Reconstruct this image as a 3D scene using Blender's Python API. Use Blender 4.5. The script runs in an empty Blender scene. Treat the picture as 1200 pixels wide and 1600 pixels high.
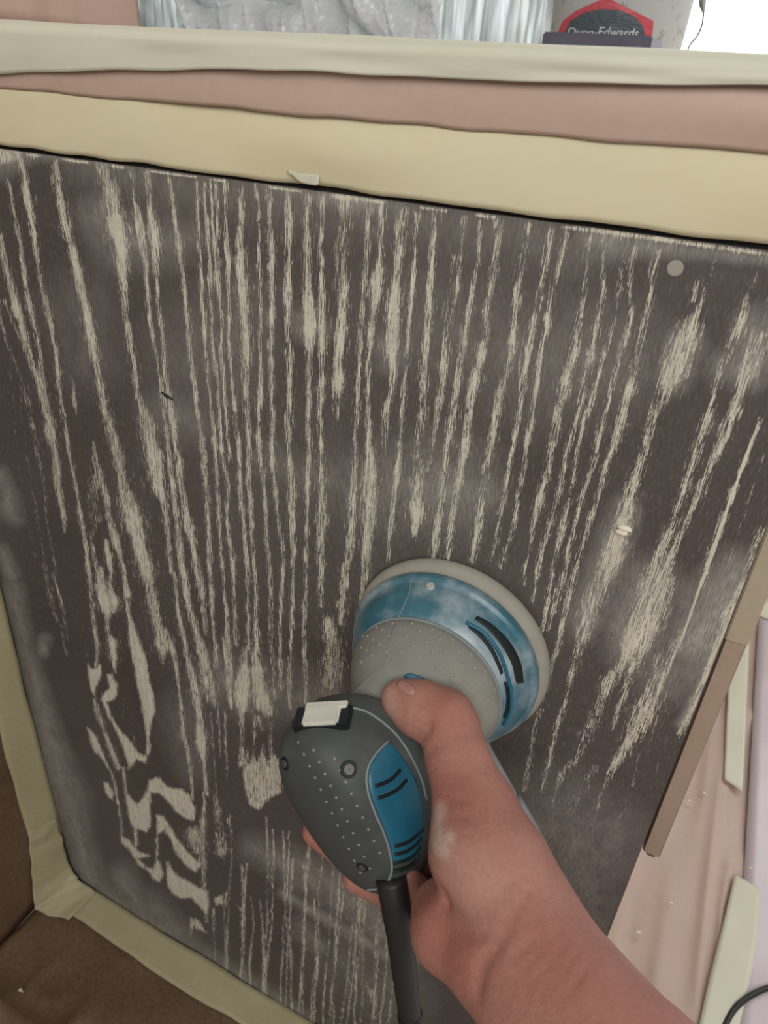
import bpy, bmesh, math, random
import numpy as np
from mathutils import Vector, Matrix
from mathutils.bvhtree import BVHTree

# ------------------------------------------------------------------ camera
# solved from the vanishing points of the cabinet panel (1200x1600 frame)
F = 1127.52
PP = np.array([600.0, 800.0])
_dn = np.array([455.0 - 600, 2740.0 - 800, F]); _dn /= np.linalg.norm(_dn)
_lf = np.array([-2259.0 - 600, -69.0 - 800, F]); _lf /= np.linalg.norm(_lf)
AX = -_lf; AZ = -_dn; AY = np.cross(AZ, AX); AY /= np.linalg.norm(AY); AZ = np.cross(AX, AY)
ROT = np.stack([AX, AY, AZ], 1)          # photo-camera coords = ROT @ world
CAM = np.array([0.0, -0.345, 0.875])

scene = bpy.context.scene
cd = bpy.data.cameras.new('camera'); cam = bpy.data.objects.new('camera', cd)
scene.collection.objects.link(cam)
cd.sensor_fit = 'VERTICAL'; cd.sensor_height = 36.0; cd.sensor_width = 27.0
cd.lens = 36.0 * F / 1600.0
cd.clip_start = 0.01
cd.dof.use_dof = True; cd.dof.focus_distance = 0.43; cd.dof.aperture_fstop = 15.0
_m = ROT.T @ np.diag([1.0, -1.0, -1.0])
cam.matrix_world = Matrix.Translation(Vector(CAM)) @ Matrix(_m.tolist()).to_4x4()
scene.camera = cam

# ------------------------------------------------------------------ light
wd = bpy.data.worlds.new('world'); scene.world = wd; wd.use_nodes = True
wd.node_tree.nodes['Background'].inputs[0].default_value = (1.0, 0.985, 0.96, 1)
wd.node_tree.nodes['Background'].inputs[1].default_value = 0.17

def area(name, loc, tgt, sx, sy, power, col=(1, 1, 1)):
    l = bpy.data.lights.new(name, 'AREA'); l.shape = 'RECTANGLE'; l.size = sx; l.size_y = sy
    l.energy = power; l.color = col
    o = bpy.data.objects.new(name, l); scene.collection.objects.link(o)
    o.location = loc
    o.rotation_euler = (Vector(tgt) - Vector(loc)).to_track_quat('-Z', 'Y').to_euler()
    return o
area('window_daylight', (2.3, 1.3, 1.7), (0.2, 0.2, 0.3), 1.5, 1.4, 24, (0.97, 0.98, 1.0))
area('room_fill', (0.75, -1.7, 1.95), (-0.15, 0.0, 0.8), 1.4, 1.2, 31, (1.0, 0.985, 0.96))  # unseen fill light, added to brighten the panel front

vs = scene.view_settings
vs.view_transform = 'Standard'; vs.look = 'None'; vs.gamma = 1.0; vs.exposure = 0.0
vs.use_curve_mapping = False

# ------------------------------------------------------------------ helpers
COL = scene.collection
rng = np.random.default_rng(7)

def ray(px, py):
    return ROT.T @ np.array([px - 600.0, py - 800.0, F])
def PY(px, py, y=0.0):                    # point on the plane y = const
    r = ray(px, py); return CAM + (y - CAM[1]) / r[1] * r
def PZ(px, py, z=0.0):
    r = ray(px, py); return CAM + (z - CAM[2]) / r[2] * r
def PX(px, py, x=0.0):
    r = ray(px, py); return CAM + (x - CAM[0]) / r[0] * r
def WD(px, py, d):                        # point at optical depth d
    return CAM + ray(px, py) / F * d
def proj(P):
    c = (np.asarray(P, float) - CAM) @ ROT.T
    return np.stack([600 + F * c[..., 0] / c[..., 2], 800 + F * c[..., 1] / c[..., 2]], -1)

def lin(c):
    return tuple(((v / 255.0) / 12.92 if v / 255.0 <= 0.04045 else ((v / 255.0 + 0.055) / 1.055) ** 2.4) for v in c) + (1.0,)

def obj(name, me, mat=None, parent=None, smooth=False):
    if mat is not None: me.materials.append(mat)
    if smooth:
        me.polygons.foreach_set('use_smooth', np.ones(len(me.polygons), bool))
    o = bpy.data.objects.new(name, me); COL.objects.link(o)
    if parent is not None: o.parent = parent
    return o
def mk(name, verts, faces, mat=None, parent=None, smooth=False):
    me = bpy.data.meshes.new(name)
    me.from_pydata([tuple(map(float, v)) for v in verts], [], [tuple(int(i) for i in f) for f in faces]); me.update()
    return obj(name, me, mat, parent, smooth)
def from_bm(name, bm, mat=None, parent=None, smooth=False):
    bmesh.ops.recalc_face_normals(bm, faces=bm.faces)
    me = bpy.data.meshes.new(name); bm.to_mesh(me); bm.free()
    return obj(name, me, mat, parent, smooth)
def tag(o, label=None, cat=None, group=None, kind=None):
    if label: o['label'] = label
    if cat: o['category'] = cat
    if group: o['group'] = group
    if kind: o['kind'] = kind
    return o
def thing(name, loc, label, cat, group=None):
    o = bpy.data.objects.new(name, None); COL.objects.link(o); o.empty_display_size = 0.01
    return tag(o, label, cat, group)
def add_box(bm, lo, hi, bev=0.0):
    r = bmesh.ops.create_cube(bm, size=1.0)
    lo = Vector(lo); hi = Vector(hi)
    for v in r['verts']:
        v.co = Vector([(lo[i] + hi[i]) / 2 + v.co[i] * (hi[i] - lo[i]) for i in range(3)])
    if bev > 0:
        es = list({e for v in r['verts'] for e in v.link_edges})
        bmesh.ops.bevel(bm, geom=es, offset=bev, segments=2, affect='EDGES')
def box(name, lo, hi, mat, parent=None, bev=0.0):
    bm = bmesh.new(); add_box(bm, lo, hi, bev); return from_bm(name, bm, mat, parent)
def loft(rings, cap=True):
    """rings: list of (n,3) arrays -> verts, faces"""
    n = len(rings[0]); V = np.concatenate(rings); Fc = []
    for k in range(len(rings) - 1):
        for i in range(n):
            j = (i + 1) % n
            Fc.append((k * n + i, k * n + j, (k + 1) * n + j, (k + 1) * n + i))
    if cap:
        Fc.append(tuple(range(n - 1, -1, -1))); Fc.append(tuple(range((len(rings) - 1) * n, len(rings) * n)))
    return V, Fc
def tube(name, pts, rad, mat, parent=None, n=12, smooth=True):
    pts = [np.asarray(p, float) for p in pts]
    if np.isscalar(rad): rad = [rad] * len(pts)
    rings = []; up = np.array([0.31, 0.2, 0.93])
    for i, p in enumerate(pts):
        t = pts[min(i + 1, len(pts) - 1)] - pts[max(i - 1, 0)]; t /= np.linalg.norm(t) + 1e-12
        a = np.cross(t, up); a /= np.linalg.norm(a); b = np.cross(t, a)
        th = np.linspace(0, 2 * np.pi, n, endpoint=False)
        rings.append(p + rad[i] * (np.cos(th)[:, None] * a + np.sin(th)[:, None] * b))
    V, Fc = loft(rings)
    o = mk(name, V, Fc, mat, parent, smooth); fixn(o); return o
def fixn(o):
    bm = bmesh.new(); bm.from_mesh(o.data); bmesh.ops.recalc_face_normals(bm, faces=bm.faces); bm.to_mesh(o.data); bm.free()
def spline(pts, n):
    """Catmull-Rom through points"""
    p = np.asarray(pts, float); m = len(p)
    q = np.vstack([2 * p[0] - p[1], p, 2 * p[-1] - p[-2]])
    t = np.linspace(0, m - 1 - 1e-9, n); i = t.astype(int); f = (t - i)[:, None]
    a, b, c, d = q[i], q[i + 1], q[i + 2], q[i + 3]
    return 0.5 * (2 * b + (c - a) * f + (2 * a - 5 * b + 4 * c - d) * f ** 2 + (3 * b - a - 3 * c + d) * f ** 3)
def sheet(name, grid, mat, parent=None, th=0.0004, smooth=True, flip=False):
    """closed thin sheet from a (nu,nv,3) grid of points"""
    nu, nv, _ = grid.shape
    du = np.gradient(grid, axis=0); dv = np.gradient(grid, axis=1)
    N = np.cross(du, dv); N /= np.linalg.norm(N, axis=2, keepdims=True) + 1e-12
    if flip: N = -N
    V = np.concatenate([(grid + N * th).reshape(-1, 3), grid.reshape(-1, 3)])
    Fc = []; m = nu * nv
    idx = lambda i, j: i * nv + j
    for i in range(nu - 1):
        for j in range(nv - 1):
            a, b, c, d = idx(i, j), idx(i + 1, j), idx(i + 1, j + 1), idx(i, j + 1)
            Fc.append((a, b, c, d)); Fc.append((d + m, c + m, b + m, a + m))
    rim = [idx(i, 0) for i in range(nu)] + [idx(nu - 1, j) for j in range(1, nv)] + \
          [idx(i, nv - 1) for i in range(nu - 2, -1, -1)] + [idx(0, j) for j in range(nv - 2, 0, -1)]
    for k in range(len(rim)):
        a, b = rim[k], rim[(k + 1) % len(rim)]
        Fc.append((b, a, a + m, b + m))
    o = mk(name, V, Fc, mat, parent, smooth); fixn(o); return o
def vnoise(shape, cells, seed):
    """smooth 2-D value noise in [-1,1]"""
    r = np.random.default_rng(seed); g = r.uniform(-1, 1, (cells[0] + 3, cells[1] + 3))
    u = np.linspace(0, cells[0] - 1e-6, shape[0]); v = np.linspace(0, cells[1] - 1e-6, shape[1])
    i = u.astype(int); j = v.astype(int); fu = u - i; fv = v - j
    fu = fu * fu * (3 - 2 * fu); fv = fv * fv * (3 - 2 * fv)
    a = g[i][:, j]; b = g[i + 1][:, j]; c = g[i][:, j + 1]; d = g[i + 1][:, j + 1]
    fu = fu[:, None]; fv = fv[None]
    return (a * (1 - fu) + b * fu) * (1 - fv) + (c * (1 - fu) + d * fu) * fv

# ------------------------------------------------------------------ materials
class NT:
    def __init__(s, name):
        s.m = bpy.data.materials.new(name); s.m.use_nodes = True
        s.t = s.m.node_tree; s.b = s.t.nodes['Principled BSDF']
    def n(s, typ, **kw):
        x = s.t.nodes.new(typ)
        for k, v in kw.items(): setattr(x, k, v)
        return x
    def l(s, a, b): s.t.links.new(a, b)
    def math(s, op, a, b=None, clamp=False):
        x = s.n('ShaderNodeMath', operation=op); x.use_clamp = clamp
        for i, v in enumerate((a, b)):
            if v is None: continue
            if isinstance(v, (int, float)): x.inputs[i].default_value = v
            else: s.l(v, x.inputs[i])
        return x.outputs[0]
    def coord(s, scale=(1, 1, 1), kind='Object'):
        tc = s.n('ShaderNodeTexCoord'); mp = s.n('ShaderNodeMapping')
        mp.inputs['Scale'].default_value = scale; s.l(tc.outputs[kind], mp.inputs[0]); return mp.outputs[0]
    def noise(s, scale=(1, 1, 1), sc=1.0, detail=3.0, rough=0.55):
        x = s.n('ShaderNodeTexNoise'); s.l(s.coord(scale), x.inputs['Vector'])
        x.inputs['Scale'].default_value = sc; x.inputs['Detail'].default_value = detail; x.inputs['Roughness'].default_value = rough
        return x.outputs['Fac']
    def rng(s, v, a, b, c=0.0, d=1.0, smooth=False):
        x = s.n('ShaderNodeMapRange'); x.clamp = True
        if smooth: x.interpolation_type = 'SMOOTHSTEP'
        s.l(v, x.inputs[0])
        for i, q in enumerate((a, b, c, d)): x.inputs[i + 1].default_value = q
        return x.outputs[0]
    def mix(s, f, a, b):
        x = s.n('ShaderNodeMix', data_type='RGBA')
        if isinstance(f, (int, float)): x.inputs[0].default_value = f
        else: s.l(f, x.inputs[0])
        for i, v in ((6, a), (7, b)):
            if isinstance(v, tuple): x.inputs[i].default_value = v
            else: s.l(v, x.inputs[i])
        return x.outputs[2]
    def attr(s, name):
        return s.n('ShaderNodeAttribute', attribute_name=name).outputs['Fac']
    def bump(s, h, strength=0.3, dist=0.001):
        x = s.n('ShaderNodeBump'); x.inputs['Strength'].default_value = strength; x.inputs['Distance'].default_value = dist
        s.l(h, x.inputs['Height']); s.l(x.outputs[0], s.b.inputs['Normal'])
    def color(s, c):
        if isinstance(c, tuple): s.b.inputs['Base Color'].default_value = c
        else: s.l(c, s.b.inputs['Base Color'])
    def rough(s, r):
        if isinstance(r, (int, float)): s.b.inputs['Roughness'].default_value = r
        else: s.l(r, s.b.inputs['Roughness'])

def simple(name, c, r=0.5, var=0.12, sc=60.0, bump=0.0, dusty=None, dust_sc=25.0, dust_rng=(0.5, 0.75), metal=0.0, trans=0.0, spec=None):
    m = NT(name); base = lin(c)
    dk = tuple(v * (1 - var) for v in base[:3]) + (1,); lt = tuple(min(1, v * (1 + var)) for v in base[:3]) + (1,)
    n = m.noise(sc=sc, detail=4)
    col = m.mix(m.rng(n, 0.3, 0.7), dk, lt)
    if dusty:
        dn = m.noise(sc=dust_sc, detail=5, rough=0.6)
        f = m.rng(dn, dust_rng[0], dust_rng[1], 0.0, dusty[1], True)
        col = m.mix(f, col, lin(dusty[0]))
    m.color(col); m.rough(r); m.b.inputs['Metallic'].default_value = metal
    if trans: m.b.inputs['Transmission Weight'].default_value = trans
    if spec is not None: m.b.inputs['Specular IOR Level'].default_value = spec
    if bump: m.bump(m.noise(sc=sc * 4, detail=3), bump, 0.0006)
    return m.m

M = {}
def panel_mat():
    m = NT('sanded_dark_oak_veneer')
    w = m.attr('wear'); d = m.attr('dust')
    n1 = m.noise((2300, 1, 95), 1.0, 1.5); n2 = m.noise((3600, 1, 420), 1.0, 2.0); n3 = m.noise((700, 1, 22), 1.0, 2.0)
    n = m.math('ADD', m.math('MULTIPLY', m.rng(n1, 0.30, 0.70), 0.52), m.math('ADD', m.math('MULTIPLY', m.rng(n2, 0.30, 0.70), 0.28), m.math('MULTIPLY', m.rng(n3, 0.3, 0.7), 0.20)))
    n = m.rng(n, 0.26, 0.74)
    wt_ = m.math('SUBTRACT', m.math('MULTIPLY', w, 1.24), 0.30)
    cov = m.rng(m.math('SUBTRACT', wt_, n), -0.10, 0.12, 0, 1, True)
    # faint worn pores everywhere
    pn = m.noise((1900, 1, 150), 1.0, 2.0)
    pore = m.rng(pn, 0.50, 0.74, 0, 0.36)
    br = m.noise((6, 1, 4), 1.0, 3.0)
    dark = m.mix(m.rng(br, 0.3, 0.7), lin((78, 71, 67)), lin((96, 89, 86)))
    dark = m.mix(pore, dark, lin((150, 142, 130)))
    dn = m.noise((1400, 1, 130), 1.0, 3.0)
    df = m.math('MULTIPLY', m.math('MULTIPLY', d, m.rng(m.noise((95, 1, 45), 1.0, 4.0), 0.3, 0.7, 0.6, 1.35)), m.rng(dn, 0.25, 0.75, 0.35, 1.65), True)
    dark = m.mix(df, dark, lin((188, 185, 176)))
    cream = m.mix(m.rng(m.noise((300, 1, 20), 1.0, 3.0), 0.3, 0.7), lin((205, 199, 182)), lin((228, 222, 204)))
    m.color(m.mix(cov, dark, cream)); m.rough(m.math('ADD', m.math('MULTIPLY', cov, 0.25), 0.50))
    m.b.inputs['Specular IOR Level'].default_value = 0.35
    m.bump(m.math('SUBTRACT', m.math('MULTIPLY', n1, 0.3), cov), 0.15, 0.0004)
    return m.m
M['panel'] = panel_mat()
def paper_mat(name, c, c2, r=0.5):
    m = NT(name)
    a = m.mix(m.rng(m.noise(sc=9, detail=4), 0.3, 0.7), lin(c), lin(c2))
    a = m.mix(m.rng(m.noise((220, 220, 220), 1.0, 2.0), 0.3, 0.7, 0, 0.05), a, lin((250, 240, 230)))
    m.color(a); m.rough(r); m.bump(m.noise(sc=14, detail=3), 0.25, 0.004); m.b.inputs['Specular IOR Level'].default_value = 0.4
    return m.m
M['paper_pink'] = paper_mat('pink_masking_paper', (196, 168, 150), (206, 178, 162), 0.45)
M['paper_brown'] = paper_mat('brown_masking_paper', (98, 74, 53), (116, 90, 66), 0.5)
M['paper_floor'] = paper_mat('floor_masking_paper', (190, 164, 148), (200, 174, 160), 0.45)
M['tape'] = paper_mat('cream_masking_tape', (224, 214, 176), (230, 222, 188), 0.6)
M['tape_dark'] = paper_mat('dark_masking_tape', (164, 156, 120), (180, 172, 136), 0.6)  # darker tone than the cream tape, for the panel's left and foot
M['tape_pale'] = paper_mat('pale_masking_tape', (214, 212, 188), (222, 220, 200), 0.6)
M['tape_tan'] = paper_mat('tan_wrap', (168, 146, 126), (178, 156, 138), 0.55)
M['tape_tan2'] = paper_mat('tan_tape_wrap', (176, 164, 138), (186, 174, 150), 0.55)
M['plaster'] = simple('painted_plaster', (214, 208, 200), 0.8)
M['floorbase'] = simple('floor_boards', (150, 130, 110), 0.6)
M['lilac'] = simple('lilac_plastic_film', (208, 196, 200), 0.3, 0.06, 8)
M['dark_gap'] = simple('dark_gap', (38, 34, 32), 0.8)
M['wood_core'] = simple('raw_board', (150, 130, 106), 0.7)
M['teal'] = simple('teal_plastic_dusty', (56, 110, 126), 0.30, 0.1, 50, 0.0, ((174, 186, 192), 0.85), 22, (0.38, 0.66))
M['teal_clean'] = simple('teal_plastic', (38, 104, 128), 0.38, 0.08, 40, 0.0, ((110, 140, 150), 0.25), 40)
M['grip'] = simple('dusty_grey_rubber', (134, 134, 126), 0.75, 0.06, 70, 0.1, ((164, 162, 150), 0.55), 20, (0.40, 0.75))
M['shell'] = simple('charcoal_rubber', (70, 74, 72), 0.55, 0.08, 60, 0.1, ((122, 126, 124), 0.45), 22, (0.50, 0.80))
M['stud'] = simple('dusty_studs', (150, 150, 142), 0.8)
M['stud2'] = simple('bell_stud_rubber', (158, 156, 146), 0.8)
M['edge_line'] = simple('pale_trim_line', (132, 140, 140), 0.6)
M['pad'] = simple('grey_sanding_pad', (164, 160, 148), 0.85, 0.06, 90)
M['paperdisc'] = simple('sanding_paper', (120, 108, 96), 0.95)
M['black'] = simple('black_rubber', (34, 34, 34), 0.5, 0.15, 80)
M['slot'] = simple('slot_black', (16, 24, 28), 0.6)
M['steel'] = simple('steel_screw', (120, 118, 112), 0.5, 0.1, 80, metal=0.7)
M['chrome'] = simple('bright_screw', (214, 212, 208), 0.45, 0.05, 80, metal=0.4)
M['switch'] = simple('white_switch', (214, 212, 200), 0.6)
M['nozzle'] = simple('pale_grey_plastic', (176, 184, 190), 0.4)
M['chip'] = simple('cream_chip', (232, 224, 204), 0.8)

def skin_mat():
    m = NT('skin')
    pale = m.attr('pale'); red = m.attr('red')
    a = m.mix(m.rng(m.noise(sc=28, detail=4), 0.3, 0.7), lin((164, 114, 101)), lin((180, 130, 115)))
    a = m.mix(m.rng(m.noise(sc=420, detail=2), 0.35, 0.7, 0, 0.30), a, lin((142, 90, 80)))
    a = m.mix(m.math('MULTIPLY', red, 0.6, True), a, lin((168, 92, 84)))
    a = m.mix(m.math('MULTIPLY', pale, m.rng(m.noise(sc=160, detail=4), 0.3, 0.7, 0.6, 1.0), True), a, lin((206, 186, 170)))
    m.color(a); m.rough(0.6); m.b.inputs['Specular IOR Level'].default_value = 0.35
    m.b.inputs['Subsurface Weight'].default_value = 0.12
    m.b.inputs['Subsurface Radius'].default_value = (0.006, 0.0025, 0.0015)
    m.b.inputs['Subsurface Scale'].default_value = 0.6
    m.bump(m.math('ADD', m.noise(sc=650, detail=3), m.noise((260, 700, 420), 1.0, 3.0)), 0.35, 0.0009)
    return m.m
M['skin'] = skin_mat()
M['nail'] = simple('thumbnail', (182, 134, 121), 0.35, 0.05)

def curtain_mat():
    m = NT('lace_curtain')
    n = m.noise((70, 70, 7), 1.0, 4.0)
    m.color(m.mix(m.rng(n, 0.35, 0.62), lin((206, 210, 210)), lin((248, 249, 248)))); m.rough(0.8)
    tr = m.n('ShaderNodeBsdfTranslucent'); tr.inputs[0].default_value = lin((236, 240, 240))
    mx = m.n('ShaderNodeMixShader')
    m.l(m.rng(n, 0.35, 0.62, 0.12, 0.5), mx.inputs[0]); m.l(m.b.outputs[0], mx.inputs[1]); m.l(tr.outputs[0], mx.inputs[2])
    m.l(mx.outputs[0], m.t.nodes['Material Output'].inputs[0])
    return m.m
M['curtain'] = curtain_mat()
def film_mat():
    m = NT('clear_crumpled_film')
    m.color(lin((226, 230, 232))); m.rough(0.22); m.b.inputs['Specular IOR Level'].default_value = 0.9
    tl = m.n('ShaderNodeBsdfTranslucent'); tl.inputs[0].default_value = lin((232, 236, 238))
    m1 = m.n('ShaderNodeMixShader'); m1.inputs[0].default_value = 0.38
    m.l(m.b.outputs[0], m1.inputs[1]); m.l(tl.outputs[0], m1.inputs[2])
    tp = m.n('ShaderNodeBsdfTransparent'); mx = m.n('ShaderNodeMixShader')
    mx.inputs[0].default_value = 0.30
    m.l(m1.outputs[0], mx.inputs[1]); m.l(tp.outputs[0], mx.inputs[2])
    m.l(mx.outputs[0], m.t.nodes['Material Output'].inputs[0])
    return m.m
M['film'] = film_mat()
def glow_mat():
    m = NT('daylight_glass')
    m.color((0.8, 0.85, 0.88, 1)); m.b.inputs['Emission Color'].default_value = (0.97, 0.99, 1.0, 1); m.b.inputs['Emission Strength'].default_value = 3.4
    return m.m
M['glow'] = glow_mat()

# ------------------------------------------------------------------ setting
def structure(o): o['kind'] = 'structure'; return o
structure(box('floor', (-2.6, -1.4, -0.03), (2.6, 2.0, -0.004), M['floorbase']))
structure(box('wall_left', (-0.75, -1.4, -0.03), (-0.556, 0.268, 2.5), M['plaster']))
structure(box('wall_right', (2.6, -1.4, -0.03), (2.72, 1.87, 2.5), M['plaster']))
# back wall with a window opening
bm = bmesh.new()
add_box(bm, (-2.6, 1.75, -0.03), (2.6, 1.87, 0.92)); add_box(bm, (-2.6, 1.75, 2.1), (2.6, 1.87, 2.5))
add_box(bm, (-2.6, 1.75, 0.92), (-2.0, 1.87, 2.1)); add_box(bm, (1.3, 1.75, 0.92), (2.6, 1.87, 2.1))
structure(from_bm('wall_back', bm, M['plaster']))
win = structure(box('window_1', (-2.0, 1.84, 0.92), (1.3, 1.86, 2.1), M['glow']))
bm = bmesh.new()
for x in (-2.0, -0.35, 0.45, 1.26): add_box(bm, (x, 1.80, 0.92), (x + 0.04, 1.84, 2.1))
for z in (0.92, 2.06): add_box(bm, (-2.0, 1.80, z), (1.3, 1.84, z + 0.04))
from_bm('window_frame', bm, M['plaster'], win)

# ------------------------------------------------------------------ cabinet and its sanded end panel
XL, XR, ZT = -0.548, 0.043, 0.8295
cab = thing('cabinet', (0, 0, 0), 'dark stained cabinet whose half sanded end panel fills the picture', 'cabinet')

# raster (photo frame) of where the stain is worn through: each entry is a polyline of x, y, width, amount
OX, OY, RW, RH = 320, 0, 1840, 2000
wear = np.zeros((RH, RW), np.float32); dust = np.zeros((RH, RW), np.float32)
lrng = np.random.default_rng(3)
def seg(arr, a, b, soft=0.35):
    (x0, y0, w0, d0), (x1, y1, w1, d1) = a, b
    R = max(w0, w1) * (1 + soft) + 3
    xa, xb = int(max(0, min(x0, x1) + OX - R)), int(min(RW, max(x0, x1) + OX + R + 1))
    ya, yb = int(max(0, min(y0, y1) + OY - R)), int(min(RH, max(y0, y1) + OY + R + 1))
    if xb <= xa or yb <= ya: return
    X, Y = np.meshgrid(np.arange(xa, xb) - OX, np.arange(ya, yb) - OY)
    dx, dy = x1 - x0, y1 - y0; L = dx * dx + dy * dy + 1e-6
    t = np.clip(((X - x0) * dx + (Y - y0) * dy) / L, 0, 1)
    dist = np.hypot(X - x0 - t * dx, Y - y0 - t * dy); hw = (w0 + (w1 - w0) * t) * 0.5; am = d0 + (d1 - d0) * t
    v = am * np.clip(1.0 - (dist - hw * (1 - soft)) / (hw * 2 * soft + 1.0), 0, 1)
    s = arr[ya:yb, xa:xb]; np.maximum(s, v, out=s)
def line(pts, arr=None, soft=0.35, dd=0.72):
    arr = wear if arr is None else arr
    q = []; lw, ld = 6, dd
    for p in pts:
        if len(p) > 2: lw = p[2]
        ld = p[3] if len(p) > 3 else (dd if len(p) > 2 else ld)
        q.append((p[0], p[1], lw, ld))
    if arr is dust:
        for i in range(len(q) - 1): seg(arr, q[i], q[i + 1], soft)
        return
    z = [q[0]]
    for i in range(len(q) - 1):
        a, b = np.array(q[i], float), np.array(q[i + 1], float); n = max(1, int(np.hypot(*(b - a)[:2]) / 22))
        for k in range(1, n + 1): z.append(tuple(a + (b - a) * k / n))
    z = [(x + lrng.uniform(-1.1, 1.1), y, max(2.0, w * 1.22 * lrng.uniform(.8, 1.25)), min(d, 1.4) * (lrng.uniform(.84, 1.14) if d < .98 else 1)) for x, y, w, d in z]
    for i in range(len(z) - 1):
        seg(arr, z[i], z[i + 1], 0.6)
        h = [(x, y, w * 1.9 + 7, d * 0.46) for x, y, w, d in (z[i], z[i + 1])]
        if z[i][2] > 3.8: seg(arr, h[0], h[1], 0.8)
def poly(pts, amt=1.0, x0=0, y0=0, sc=3.0, arr=None):
    arr = wear if arr is None else arr
    P = np.array(pts, float) / sc + (x0, y0)
    xa, ya = (P.min(0) - 8).astype(int); xb, yb = (P.max(0) + 9).astype(int)
    X, Y = np.meshgrid(np.arange(xa, xb), np.arange(ya, yb)); ins = np.zeros(X.shape, bool); dist = np.full(X.shape, 1e9)
    n = len(P)
    for i in range(n):
        (ax, ay), (bx, by) = P[i], P[(i + 1) % n]
        c = (ay > Y) != (by > Y)
        with np.errstate(divide='ignore', invalid='ignore'):
            xi = (bx - ax) * (Y - ay) / (by - ay) + ax
        ins ^= c & (X < xi)
        dx, dy = bx - ax, by - ay; t = np.clip(((X - ax) * dx + (Y - ay) * dy) / (dx * dx + dy * dy + 1e-9), 0, 1)
        dist = np.minimum(dist, np.hypot(X - ax - t * dx, Y - ay - t * dy))
    sd = np.where(ins, dist, -dist)
    v = amt * np.clip(0.60 + sd / 8.0, 0, 1)
    s = arr[ya + OY:yb + OY, xa + OX:xb + OX]; np.maximum(s, v, out=s)

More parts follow.
